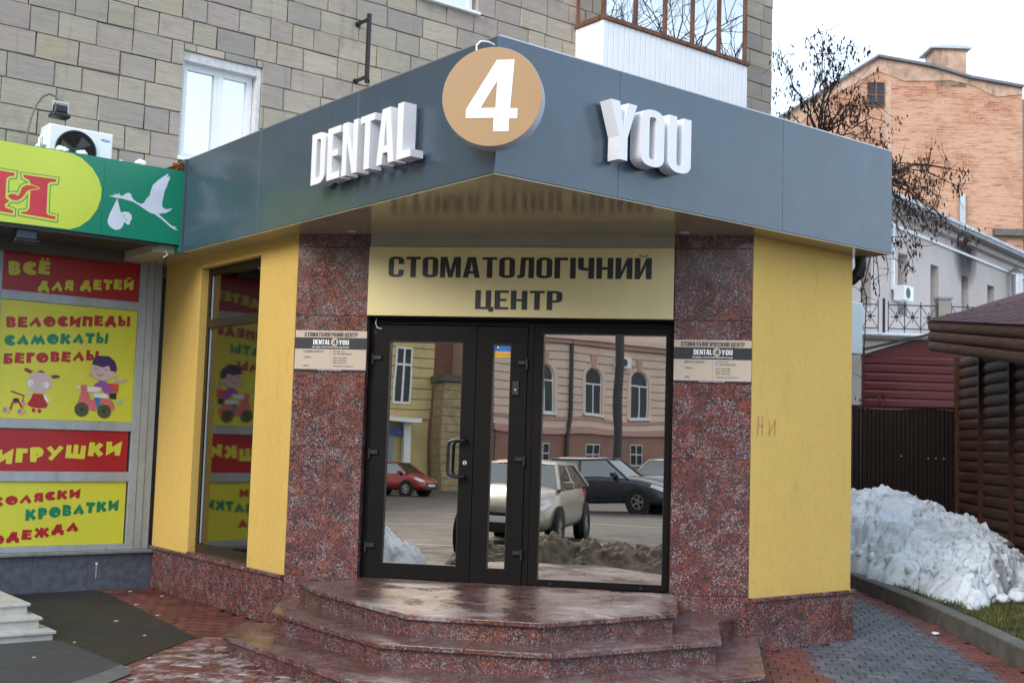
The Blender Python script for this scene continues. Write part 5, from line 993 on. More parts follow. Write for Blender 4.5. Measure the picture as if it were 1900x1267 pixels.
box('wall', PF, 0, 5.2, 0, 2.9, -.2, -.002, M_BLKMET, PV)
for i in range(20):
    for (a, b_) in ((.03,1.03),(1.08,2.20),(2.25,3.40),(3.45,4.60)): logbar(PF, a, b_, .12+i*.139, .137, .032, M_LOG, PV)
M_POST = plain('brown_post', (.055,.022,.013), .6, 0, .3, .3, 10)
for u in (0, 1.055, 2.225, 3.425): MB().box(PF, u-.025, u+.025, .1, 2.9, -.01, .075).obj('post', M_POST, PV)
Fa, Fb = Vector((8.71,2.39)), Vector((5.0,-1.434)); FAF, fal = fr2(Fa, Fb)
FAF.w = Vector((-.729,.685,0))
za, zb_ = 2.87, 2.87-.54*fal/4.70
for k in range(3): logbar(FAF, 0, fal, za+k*.122, .12, .032, M_LOG, PV, zb_+k*.122, 'fascia_log')
mb = MB(); mb.add([FAF(0,za+.01,-.02), FAF(fal,zb_+.01,-.02), FAF(fal,zb_+.05,-1.1), FAF(-.2,za+.05,-1.1), FAF(0,za+.03,-.02), FAF(fal,zb_+.03,-.02), FAF(fal,zb_+.07,-1.1), FAF(-.2,za+.07,-1.1)], [(3,2,1,0),(4,5,6,7),(0,1,5,4),(0,4,7,3)]); mb.obj('eave_boards', M_BLKMET, PV)
mb = MB(); mb.box(FAF, -.0, .05, za, za+.37, -1.4, -.0); mb.obj('end_board', M_LOG, PV)
RA = Vector((8.72,2.45,3.245)); RB = Vector((5.0,-1.40,3.245-.54*fal/4.70)); RR = Vector((11.59,2.73,3.93))
up1 = RR-RA; RU = (RB-RA).normalized(); Nn = RU.cross(up1).normalized()
if Nn.z < 0: Nn = -Nn
RV = Nn.cross(RU).normalized()
if RV.z < 0: RV = -RV
mb = MB(); q = [RA, RB, RB+RV*3.2, RA+up1*2.0]; 
mb.add([p-Nn*.05 for p in q]+[p-Nn*.01 for p in q], [(3,2,1,0),(4,5,6,7),(0,1,5,4),(1,2,6,5),(2,3,7,6),(3,0,4,7)])
b = NB('bitumen_shingle'); oi = b.n('ShaderNodeObjectInfo'); c = b.ramp(oi.outputs['Random'], [(0,(.045,.022,.028)),(.5,(.075,.032,.036)),(1,(.035,.022,.034))]); c = b.mix(b.ramp(b.noise(b.pos(), 120, 2), [(.4,.4),(.6,0.)]), c, (.02,.012,.015)); b.base(c, .85, 0, .3); M_SHG = b.m
mb.obj('roof', M_SHG, PV)
hs = up1.dot(RV); hu = up1.dot(RU); cnt = 0
RF = FR(RA, RU, RV, Nn)
for i in range(24):
    v = i*.105; lim = hu*(v/hs); u = (i % 3)*.11-.3
    u0s = lim
    while u < fal-.1 and cnt < 296:
        wd = rng.choice((.20,.26,.33)); a, b_ = max(u, u0s), u+wd-.006
        P = RF((a+b_)/2, v); px_, py_ = seen_px(P)
        if b_-a > .03 and px_ < 1990: MB().prism(FR(RF(0,0), RU, RV, Nn), [(a, v-.002),(b_, v-.002),(b_-.0, v+.13),(a, v+.13)], 0+.002, .012+rng.choice((0,.004))).obj('shingle', M_SHG, PV); cnt += 1
        u += wd
lump('stone_lump', (8.05,1.02,.62), .07, plain('dull_stone', (.12,.12,.12), .7), sq=.5, label='small grey cap poking out beside the snow heap at the log wall', cat='post cap')
# terrace: retaining wall, slab, railing, pier
M_CREAM = stucco('cream_plaster', (.62,.55,.52), (.56,.49,.46)); M_CREAM2 = plain('grey_cream_plaster', (.34,.31,.29), .9, 0, .2, .15, 1.2, .3)
TF, tlen = fr2((16.2,10.53), (22.2,5.83))
tw = thing('retaining_wall', 'grey cream terrace wall with snow on top below the black railing', 'wall')
MB().box(TF, 0, tlen, 0, 4.02, -.4, 0).obj('wall', M_CREAM2, tw); MB().box(TF, -.1, tlen, 4.022, 4.10, -3, .08).obj('slab', M_CONC, tw); MB().cbox(TF, -.1, tlen, 4.104, 4.17, -3, .06, .02).obj('snow_cover', M_SNOW, tw)
pr = thing('terrace_pier', 'grey cream masonry pier with metal cap in the terrace railing', 'pillar')
U0 = (Vector((18.73,8.48))-Vector((16.2,10.53))).dot(Vector((TF.u.x, TF.u.y)))
MB().box(TF, U0, U0+.27, 4.17, 4.95, -.3, -.03).obj('shaft', M_CREAM2, pr); MB().box(TF, U0-.03, U0+.30, 4.952, 5.0, -.33, 0).obj('cap', plain('dull_zinc', (.25,.30,.34), .5, .3), pr)
def railing(u0, u1, label, ph=0):
    rl = thing('terrace_railing', label, 'railing')
    MB().tube([TF(u0,4.80,-.1), TF(u1,4.80,-.1)], .012, 6).obj('rail', M_BLKMET, rl); MB().tube([TF(u0,4.28,-.1), TF(u1,4.28,-.1)], .012, 6).obj('rail', M_BLKMET, rl)
    n = max(1, round((u1-u0)/.355)); s = (u1-u0)/n
    for i in range(n+1): MB().tube([TF(u0+i*s,4.20,-.1), TF(u0+i*s,4.88,-.1)], .011, 6).obj('baluster', M_BLKMET, rl)
    for i in range(n):
        a, b_ = u0+i*s, u0+(i+1)*s; m = (a+b_)/2; mb = MB()
        mb.tube([TF(a,4.28,-.1), TF(b_,4.80,-.1)], .008, 5); mb.tube([TF(a,4.80,-.1), TF(b_,4.28,-.1)], .008, 5); mb.disc(TF, m, 4.54, .042, -.12, -.08, 14)
        for k in range(4):
            an = k*PI/2; mb.tube([TF(m+.03*math.cos(an), 4.54+.03*math.sin(an), -.1), TF(m+.11*math.cos(an), 4.54+.11*math.sin(an), -.1)], .004, 5, .016)
        mb.obj('cross_panel', M_BLKMET, rl)
    return rl
r1 = railing(U0-3*.355-.02, U0-.02, 'black wrought railing with cross panels left of the pier'); 
railing(U0-3*.355-.02-.22-4*.355, U0-3*.355-.02-.22, 'black wrought railing section beside the thick black post')
MB().tube([TF(U0-1.195,4.12,-.06), TF(U0-1.195,4.93,-.06)], .03, 8).obj('iron_post', M_BLKMET, label='thick black post between two railing sections on the terrace', cat='post')
railing(U0+.30, U0+.30+6*.355, 'black wrought railing right of the pier, above the shingle roof')
# cream building
CB = thing('cream_building', 'pale cream plaster house with tall narrow windows and snowy eaves', 'building')
CFr, clen = fr2((15.4,9.45), (36,13.88)); CFr.o = Vector((15.4,9.45,0))
wz = (4.85,6.35); wu = [(2.70,3.24),(4.82,5.40),(6.94,7.52),(9.2,9.75),(11.30,11.90),(13.9,14.45),(16.2,16.7),(.6,1.15)]
wu.sort(); mb = MB(); prev = -2
for (a, b_) in wu: mb.box(CFr, prev, a, wz[0], wz[1], -.4, 0); prev = b_
mb.box(CFr, prev, clen, wz[0], wz[1], -.4, 0); mb.box(CFr, -2, clen, 0, wz[0], -.4, 0); mb.box(CFr, -2, clen, wz[1], 7.35, -.4, 0); mb.obj('wall', M_CREAM, CB)
M_DKW = plain('dark_window_frame', (.05,.045,.04), .5)
for (a, b_) in wu: framed_window(CB, CFr, a+.01, b_-.01, wz[0]+.01, wz[1]-.01, -.22, M_DKW, M_PANEB, trans=(5.55,), fwid=.04, dep=.05, back=False)
MB().box(CFr, -2, clen, 6.90, 6.96, .002, .06).obj('band', M_PVC, CB); MB().box(CFr, -2, clen, 7.20, 7.35, .002, .16).obj('cornice', M_CREAM, CB)
MB().box(CFr, -2, clen, 7.352, 7.44, -.5, .42).obj('eave', plain('grey_eave', (.30,.30,.31), .6, 0, .3, .3, 3, .4), CB)
mb = MB(); mb.add([CFr(-2,7.45,.44), CFr(clen,7.45,.44), CFr(clen,9.4,-5), CFr(-2,9.4,-5), CFr(-2,7.53,.44), CFr(clen,7.53,.44), CFr(clen,9.48,-5), CFr(-2,9.48,-5)], [(3,2,1,0),(4,5,6,7),(0,1,5,4)]); mb.obj('snowy_roof', plain('thin_roof_snow', (.55,.60,.66), .6, 0, .3, .25, 2), CB)
b = NB('soot'); gn = b.noise(b.pos((1,1,.5)), 2.2, 5, .6); b.base((.03,.03,.035), .9); a_ = b.n('ShaderNodeMath', operation='MULTIPLY'); 
gm2 = b.n('ShaderNodeNewGeometry'); vd = b.n('ShaderNodeVectorMath', operation='SUBTRACT'); vd.inputs[1].default_value = CFr(9.5, 6.95); b.l(gm2.outputs['Position'], vd.inputs[0])
vl_ = b.n('ShaderNodeVectorMath', operation='LENGTH'); b.l(vd.outputs[0], vl_.inputs[0]); fo = b.ramp(vl_.outputs['Value'], [(.25, .6), (1.1, 0.)]); b.l(fo, a_.inputs[0]); b.l(b.ramp(gn, [(.3, .6), (.6, 1.)]), a_.inputs[1]); b.l(a_.outputs[0], b.p.inputs['Alpha']); M_SOOT = b.m
MB().box(CFr, 8.3, 10.8, 6.0, 7.19, .003, .006).obj('soot_stain', M_SOOT, CB)
MB().box(CFr, 4.38, 4.46, 5.4, 6.88, .002, .07).obj('white_downpipe', M_PVC, CB)
acb = MB().cbox(CFr, 4.42, 4.98, 5.15, 5.50, .06, .32, .01).obj('air_conditioner', M_PVC, label='white air conditioner on the cream house beside a tall window', cat='air conditioner')
MB().disc(CFr, 4.64, 5.325, .13, .321, .328, 24).obj('grille', M_DKW, acb)
mb = MB(); mb.tube([CFr(13.15,4.9,.25), CFr(13.15,6.85,.25)], .15, 14); vp = mb.obj('flue_pipe', M_SILVER, label='steel flue pipe with a pointed cap in front of the cream house', cat='chimney pipe'); mb = MB(); mb.tube([CFr(13.15,6.93,.25), CFr(13.15,7.08,.25)], .25, 14, .02); mb.obj('cap', M_SILVER, vp)
# brick gable building
BB = thing('brick_building', 'tall old orange brick house gable with a plastered chimney', 'building')
BFr = FR((33.22,20.13,0), (.784,-.6207,0), (0,0,1), (-.6207,-.784,0))
b = NB('old_brick'); gm = b.n('ShaderNodeNewGeometry'); mpg = b.n('ShaderNodeMapping'); mpg.inputs['Rotation'].default_value = (0,0,math.atan2(.6207,.784)); b.l(gm.outputs['Position'], mpg.inputs[0])
sp_ = b.n('ShaderNodeSeparateXYZ'); b.l(mpg.outputs[0], sp_.inputs[0]); cb_ = b.n('ShaderNodeCombineXYZ'); b.l(sp_.outputs[0], cb_.inputs[0]); b.l(sp_.outputs[2], cb_.inputs[1])
bt = b.n('ShaderNodeTexBrick'); bt.inputs['Scale'].default_value = 1; bt.inputs['Brick Width'].default_value = .30; bt.inputs['Row Height'].default_value = .10; bt.inputs['Mortar Size'].default_value = .016; bt.inputs['Mortar Smooth'].default_value = .5
bt.inputs['Color1'].default_value = (.30,.12,.07,1); bt.inputs['Color2'].default_value = (.50,.25,.16,1); bt.inputs['Mortar'].default_value = (.48,.32,.24,1); bt.inputs['Bias'].default_value = .1; b.l(cb_.outputs[0], bt.inputs['Vector'])
c = b.mix(b.ramp(b.noise(b.pos((1,1,2)), .55, 6, .7), [(.40, 0.), (.58, .8)]), bt.outputs['Color'], (.55,.35,.25)); c = b.mix(b.ramp(b.noise(b.pos((1,1,9)), 1.3, 5, .7), [(.52, 0.), (.68, .75)]), c, (.20,.075,.045))
b.base(c, .95, 0, .1); b.bump(b.mix(.5, bt.outputs['Fac'], b.noise(b.pos((1,1,5)), 6, 4)), .6, .04); M_BRICK = b.m
gp_ = [(-7,0),(5.45,0),(5.45,15.33),(3.5,15.62),(2.04,16.02),(0,16.33),(-3.4,14.05),(-7,11.6)]
MB().prism(BFr, gp_, -8, 0).obj('wall', M_BRICK, BB)
M_PEACH = plain('peach_plaster', (.48,.33,.25), .9, 0, .2, .35, 1.2, .7)
edge = [(-7,11.6),(-3.4,14.05),(0,16.33),(2.04,16.02),(3.5,15.62),(5.45,15.33)]
mb = MB()
for (p, q) in zip(edge, edge[1:]): mb.prism(BFr, [(p[0],p[1]-.5-.3*math.sin(p[0]*3.1)),(lerp(p[0],q[0],.5),lerp(p[1],q[1],.5)-.45-.25*math.cos(p[0]*5)),(q[0],q[1]-.5-.3*math.sin(q[0]*3.1)),(q[0],q[1]),(p[0],p[1])], .002, .03)
mb.obj('plaster_band', M_PEACH, BB)
mb = MB()
for (p, q) in zip(edge, edge[1:]): mb.prism(BFr, [(p[0],p[1]+.005),(q[0],q[1]+.005),(q[0],q[1]+.10),(p[0],p[1]+.10)], -8.2, .18)
mb.obj('roof_edge', plain('dull_roof_tin', (.16,.16,.18), .5, .3), BB)
ch = MB().box(BFr, 2.15, 3.35, 15.3, 16.75, -1.0, .0).obj('chimney', M_PEACH, BB); MB().box(BFr, 1.95, 3.5, 16.752, 16.82, -1.2, .15).obj('cap', M_SILVER, ch)
mb = MB(); mb.add([BFr(1.95,16.82,.15), BFr(3.5,16.82,.15), BFr(3.5,16.82,-1.2), BFr(1.95,16.82,-1.2), BFr(3.2,17.15,-.5)], [(0,1,4),(1,2,4),(2,3,4),(3,0,4)]); mb.obj('cap_roof', M_SILVER, ch)
framed_window(BB, BFr, -.38, .28, 14.45, 15.40, .05, M_WOOD, M_PANEB, mull=(-.05,), trans=(14.9,), fwid=.05)
MB().box(BFr, .30, .52, 0, 15.5, .002, .02).obj('mortar_seam', M_PEACH, BB)
MB().box(BFr, 5.452, 6.3, 0, 15.0, -8, -.25).obj('side_wall', plain('grey_plaster_side', (.25,.25,.26), .9, 0, .1, .2, 1), BB)
MB().box(BFr, 4.3, 6.3, 9.7, 9.95, .03, .25).obj('beam', M_CONC, BB); MB().box(BFr, 3.0, 3.2, 10, 11.2, .1, .3).obj('flue', M_SILVER, BB)
# ---------------------------------------------------------------- tree behind the canopy
M_BARK = plain('dark_bark', (.028,.022,.02), .9, 0, .2, .3, 8); b = NB('dead_leaf'); oi = b.n('ShaderNodeNewGeometry'); c = b.ramp(oi.outputs['Random Per Island'], [(0,(.014,.010,.009)),(.6,(.032,.018,.015)),(1,(.065,.032,.022))]); b.base(c, .85, 0, .2); M_DLEAF = b.m
tr = thing('maple_tree', 'half bare tree with hanging dead brown leaf clusters above the canopy', 'tree')
trunk = MB(); crown = MB(); lv = []; lf_ = []
def wob(a, b_, n, k, sag=0):
    a, b_ = Vector(a), Vector(b_); l_ = (b_-a).length; o = []
    for i in range(n+1):
        t = i/n; p = a.lerp(b_, t); e_ = math.sin(PI*t)*k*l_
        p += Vector((rng.uniform(-1,1), rng.uniform(-1,1), rng.uniform(-1,1)))*e_*.5+Vector((0,0,sag*math.sin(PI*t)*l_)); o.append(p)
    return o
trunk.tube(wob((9.7,4.55,-.1), TRUNK[1], 4, .02), .16, 10, .13); trunk.tube(wob(TRUNK[1], TRUNK[2], 3, .03), .13, 10, .10)
trunk.tube([Vector(p) for p in LIMB1], .09, 8, .05); trunk.tube([Vector(p) for p in LIMB2], .07, 8, .04)
def leafclump(c, n, r):
    for k in range(n):
        p = c+Vector((rng.gauss(0,r), rng.gauss(0,r), rng.gauss(-.3*r,r*1.2))); s = rng.uniform(.022,.044)
        d = Vector((rng.uniform(-.4,.4), rng.uniform(-.4,.4), -1)).normalized(); e_ = d.cross(Vector((rng.uniform(-1,1), rng.uniform(-1,1), .2))).normalized()
        m = len(lv); lv.extend([p, p+d*s+e_*s*.35, p+d*s*2.2, p+d*s-e_*s*.35]); lf_.append((m, m+1, m+2, m+3))
def grow_to(hub, tgts, dens):
    for t in tgts:
        t = Vector(t); h = Vector(rng.choice(hub)) if isinstance(hub[0], (tuple, Vector)) else Vector(hub); path = wob(h, t, 6, .12, .10); crown.tube(path, .016, 5, .005)
        for k in range(4, 7):
            for _ in range(2):
                tip = path[k]+Vector((rng.gauss(0,.16), rng.gauss(0,.16), rng.gauss(-.02,.15))); tw_ = wob(path[k], tip, 3, .15); crown.tube(tw_, .006, 4, .002)
                if rng.random() < dens: leafclump(tip, rng.randint(7, 18), .05)
        if rng.random() < dens+.2: leafclump(t, rng.randint(22, 44), .06)
grow_to([LIMB1[1], LIMB1[2]], CL1, .62); grow_to([LIMB2[1], LIMB2[2]], CL2, .5); grow_to([LIMB2[1]], CL3, .30)
# bare twigs
for t in CL1[:14]+CL2[:8]:
    for _ in range(2): crown.tube(wob(Vector(t), Vector(t)+Vector((rng.gauss(0,.25), rng.gauss(0,.25), rng.gauss(.1,.2))), 3, .15), .005, 4, .0015)
trunk.obj('trunk', M_BARK, tr); cr_ = crown.obj('branches', M_BARK, tr, recalc=False)
mb = MB(); mb.V = [tuple(v) for v in lv]; mb.F = lf_; mb.S = [False]*len(lf_); mb.obj('crown', M_DLEAF, tr, kind='stuff', recalc=False)

# ================================================================== STREET BEHIND THE CAMERA (seen in the glass)
M_ROAD = asphalt('wet_road', (.085,.08,.078), .35); M_LINE = plain('road_paint', (.55,.55,.53), .7)
g = MB(); g.add([(-40.4,20,-.008),(-40.4,-80,-.008),(20,-80,-.008),(20,-9.5,-.008),(-5.2,-4.4,-.008),(-9,0,-.008),(-9.5,20,-.008)], [tuple(range(7))[::-1]]); g.obj('road', M_ROAD, kind='structure')
for k, ((x0,y0),(x1,y1)) in enumerate((((-24.6,-8.4),(-11,-16.1)),((-21,-3.2),(-7.5,-12.3)),((-14,.6),(-5.8,-6.0)))):
    t = (Vector((x1,y1))-Vector((x0,y0))).normalized(); n_ = Vector((-t.y,t.x))*.07; g = MB(); g.add([(x0+n_.x,y0+n_.y,-.003),(x0-n_.x,y0-n_.y,-.003),(x1-n_.x,y1-n_.y,-.003),(x1+n_.x,y1+n_.y,-.003)], [(0,1,2,3)]); g.obj('road_line', M_LINE, kind='structure', recalc=False)
g = MB(); g.box(HZ, -42.1, -40, -80, 20, -.02, .12); g.obj('far_pavement', M_CONC, kind='structure')
M_SLUSH = plain('dirty_slush', (.13,.105,.08), .75, 0, .3, .7, 6, .8)
def bank(pts, hw, hgt, mat, label, seed=0):
    V = []; F = []; nu, nv = 260, 50; pts = [Vector(p) for p in pts]
    for i in range(nu+1):
        s = i/nu*(len(pts)-1); k = min(int(s), len(pts)-2); p = pts[k].lerp(pts[k+1], s-k); t = (pts[k+1]-pts[k]).normalized(); n_ = Vector((-t.y, t.x)); e_ = min(1, min(i, nu-i)/26)
        for j in range(nv+1):
            q = (j/nv-.5)*2; x = p+n_*q*hw*(.85+.3*mnoise.noise(Vector((i*.028,seed,0)))); P = Vector((x.x, x.y, seed)); h = (1-q*q)*hgt*e_*(.8+.4*mnoise.noise(Vector((i*.042,seed+4,0))))
            h += (1-q*q)*e_*((.3-mnoise.voronoi(P*3)[0][0])*.16+(.3-mnoise.voronoi(P*8)[0][0])*.09+mnoise.fractal(P*14, .8, 2.0, 4)*.05); V.append((x.x, x.y, max(-.02, h)))
    for i in range(nu):
        for j in range(nv): a = i*(nv+1)+j; F.append((a, a+nv+1, a+nv+2, a+1))
    me = bpy.data.meshes.new('snow_bank'); me.from_pydata(V, [], F); me.polygons.foreach_set('use_smooth', [True]*len(F)); me.materials.append(mat); o = bpy.data.objects.new('snow_bank', me); link(o); tag(o, label, 'snow bank')
bank([(-4.0,-.9),(-3.5,-1.5),(-2.9,-2.3),(-2.2,-3.1),(-1.5,-3.9)], .8, .50, M_SLUSH, 'brown slush bank reflected in the right entrance window', 1)
bank([(-6.4,1.2),(-5.4,.6),(-4.6,-.1),(-4.0,-.6)], .7, .62, M_SNOW, 'whiter snow bank reflected at the foot of the left door', 5)
bank([(-39.4,-25),(-39.4,-33),(-39.0,-46)], 1.1, .8, M_SLUSH, 'dirty snow bank along the far pavement in front of the pink house', 9)
# pink house
PK = thing('pink_house', 'pale pink rusticated house with arched windows across the street', 'building')
KF = FR((-42.2,-3.24,0),(0,1.45,0),(0,0,1.45),(1.45,0,0))
M_PK = plain('pale_pink_plaster', (.70,.55,.47), .85, 0, .2, .08, 1); M_PK2 = plain('rose_plaster', (.52,.32,.28), .85, 0, .2, .1, 1); M_PK3 = plain('red_brown_plinth_plaster', (.30,.17,.14), .85, 0, .2, .15, .8)
box('wall', KF, -60, -15.6, 0, 9.6, -10, -.05, M_PK, PK)
def arch(w_, h, n=10): return [(-w_/2,0),(w_/2,0),(w_/2,h-w_/2)]+[(w_/2*math.cos(PI*i/n), h-w_/2+w_/2*math.sin(PI*i/n)) for i in range(1, n)]+[(-w_/2,h-w_/2)]
wc = [-17.9-2.15*k for k in range(9)]+[]
lo_, hi_ = 2.62, 4.38
mb = MB(); mb.box(KF, -60, -15.6, 0, .7, -.05, 0); mb.box(KF, -60, -15.6, 1.5, 1.85, -.05, 0); prev = -15.6
for c_ in wc: mb.box(KF, c_+.33, prev, .7, 1.5, -.05, 0); prev = c_-.33
mb.box(KF, -60, prev, .7, 1.5, -.05, 0); mb.obj('plinth_wall', M_PK3, PK)
MB().box(KF, -60, -15.6, 1.853, 2.10, -.05, .10).obj('belt', M_PK2, PK); MB().box(KF, -60, -15.6, 2.103, 2.36, -.05, .04).obj('belt', M_PK, PK); MB().box(KF, -60, -15.6, 2.363, 2.45, -.05, .09).obj('belt', M_PK2, PK)
for i in range(9):
    z0 = 2.46+i*.295; z1 = z0+.27; prev = -15.6; segs = []
    for c_ in wc:
        hw = .43 if z1 < 4.0 else (.36 if z1 < 4.3 else (.22 if z0 < 4.4 else 0))
        if z0 > 4.4: continue
        segs.append((c_+hw+.08, prev)); prev = c_-hw-.08
    segs.append((-40 if z0 <= 4.4 else -60, prev))
    for a, b_ in segs: MB().cbox(KF, a+.01, b_-.01, z0, z1, -.05, .035, .02).obj('stone_course', M_PK, PK)
MB().box(KF, -60, -15.6, 5.12, 5.28, -.05, .16).obj('cornice', M_PK2, PK); MB().box(KF, -60, -15.6, 5.283, 5.45, -.05, .28).obj('cornice', M_PK, PK)
for c_ in wc:
    f = FR(KF(c_, lo_, -.0), KF.u, KF.v, KF.w)
    w_ = MB(); pts = arch(.86, hi_-lo_); inn_ = arch(.76, hi_-lo_-.05); add_contours(w_, f, [pts, [(x, y+.04) for x, y in inn_]], -.045, .0)
    w_.box(f, -.02, .02, .04, 1.15, -.04, .0); w_.box(f, -.38, .38, 1.15, 1.2, -.04, .0); wn_ = w_.obj('window', M_PVC, PK); MB().prism(f, inn_, -.049, -.04).obj('pane', M_PANEB, wn_); MB().box(f, -.5, .5, -.08, -.002, -.04, .12).obj('sill', M_PVC, wn_)
    w_ = MB(); add_contours(w_, f, [arch(1.15, hi_-lo_+.16), [(x, y) for x, y in arch(.88, hi_-lo_+.005)]], -.04, .05); w_.obj('arch_surround', M_PK, PK); MB().prism(f, [(-.09,1.72),(.09,1.72),(.15,2.2),(-.15,2.2)], .052, .08).obj('keystone', M_PK2, PK)
    fw_ = framed_window(PK, KF, c_-.32, c_+.32, .71, 1.49, -.0, M_PVC, M_PANEB, mull=(c_,), trans=(1.1,), fwid=.04, back=False)
    mb = MB(); [mb.box(KF, c_-.3+k*.1, c_-.29+k*.1, .72, 1.48, .02, .03) for k in range(7)]; mb.obj('bars', M_BLKMET, fw_)
for c_ in wc: framed_window(PK, KF, c_-.5, c_+.5, 6.4, 8.3, .0, M_PVC, M_PANEB, mull=(c_,), trans=(7.7,), back=False); MB().box(KF, c_-.62, c_+.62, 5.75, 6.05, -.05, .03).obj('panel', M_PK2, PK)
a2 = MB().cbox(KF, -21.55, -20.95, 4.42, 4.82, .04, .36, .01).obj('air_conditioner', M_PVC, label='white air conditioner on the pink house across the street', cat='air conditioner'); MB().disc(KF, -21.2, 4.62, .15, .361, .366, 20).obj('grille', M_DKW, a2)
MB().tube([(-24.9,-20.35,0),(-24.9,-20.35,9)], .16, 10).obj('utility_pole', plain('dark_pole', (.05,.05,.055), .7), label='dark utility pole on the far pavement by the pink house', cat='pole')
MB().tube([KF(-18.95,0,.1), KF(-18.95,9.5,.1)], .1, 8).obj('downpipe', M_DKW, PK)
# yellow house and gate
YH = thing('yellow_house', 'pale yellow house with white framed windows across the street', 'building'); M_YH = plain('pale_yellow_plaster', (.58,.47,.24), .85, 0, .2, .12, .8, .2)
box('wall', KF, -13.1, 14, 0, 9, -10, -.05, M_YH, YH)
for i in range(30): MB().cbox(KF, -13.1, -8.0, 2.6+i*.33, 2.6+i*.33+.30, -.05, .02, .015).obj('stone_course', M_YH, YH)
for c_ in (-11.9,-8.6,-5.3,-2): framed_window(YH, KF, c_-.35, c_+.35, 3.1, 4.9, .06, M_PVC, M_PANEB, mull=(c_,), trans=(4.3,), back=False); framed_window(YH, KF, c_-.4, c_+.4, 6.2, 8.0, .06, M_PVC, M_PANEB, mull=(c_,), back=False)
MB().box(KF, -12.3, -9.5, 2.45, 2.60, .02, .9).obj('awning', M_PVC, YH); MB().box(KF, -12.2, -9.5, 1.95, 2.25, .02, .12).obj('blue_sign', plain('blue_board', (.04,.08,.35), .4), YH); MB().box(KF, -11.6, -11.2, 0, 1.95, .02, .06).obj('blue_door', plain('light_blue', (.22,.30,.40), .5), YH)
MB().box(KF, -12.25, -11.95, 0, 2.45, .02, .22).obj('column', M_PVC, YH)
GT = thing('gateway', 'old stone gate pier and dark mesh gate between two houses', 'gate')
for i in range(14): MB().cbox(KF, -13.95, -13.15, i*.27, i*.27+.262, .1, .75, .02).obj('stone', plain('weathered_pier_stone', (.36,.29,.17), .9, 0, .2, .3, 4, .4), GT)
MB().box(KF, -14.1, -13.0, 3.79, 4.0, .0, .85).obj('cap', M_CONC, GT)
mb = MB(); 
for k in range(9): mb.box(KF, -15.5+k*.19, -15.48+k*.19, .1, 1.9, .3, .33)
for k in range(8): mb.box(KF, -15.55, -13.96, .1+k*.25, .12+k*.25, .3, .33)
mb.obj('gate_grid', M_BLKMET, GT); MB().box(KF, -15.6, -13.1, 0, 8, -10, -3).obj('yard_wall', M_PK3, GT)
# bare tree reflected in the balcony panes
def bare_tree(name, loc, H, seed, label):
    rg = random.Random(seed); r_ = thing(name, label, 'tree'); mb = MB(); tk = MB(); L0 = Vector(loc)
    tk.tube([L0, L0+Vector((.1,.05,H*.35))], .22, 8, .16)
    def rec(p, d, l_, r, dep):
        q = p+d*l_; m = (p+q)/2+Vector((rg.gauss(0,.06), rg.gauss(0,.06), rg.gauss(0,.06)))*l_; mb.tube([p, m, q], r, 5, r*.6, False)
        if dep == 0: return
        for _ in range(rg.choice((2,3,3))):
            nd = (d+Vector((rg.gauss(0,.55), rg.gauss(0,.55), rg.gauss(.08,.35)))).normalized(); rec(q, nd, l_*rg.uniform(.6,.85), r*.58, dep-1)
    for _ in range(4): rec(L0+Vector((.1,.05,H*.35)), Vector((rg.gauss(0,.5), rg.gauss(0,.5), 1)).normalized(), H*.2, .10, 5)
    tk.obj('trunk', M_BARK, r_); mb.obj('crown', M_BARK, r_, recalc=False); return r_
REFT = (14.5, -2.5)
bare_tree('bare_tree', (REFT[0], REFT[1], 0), 13, 4, 'tall bare tree behind the photographer')
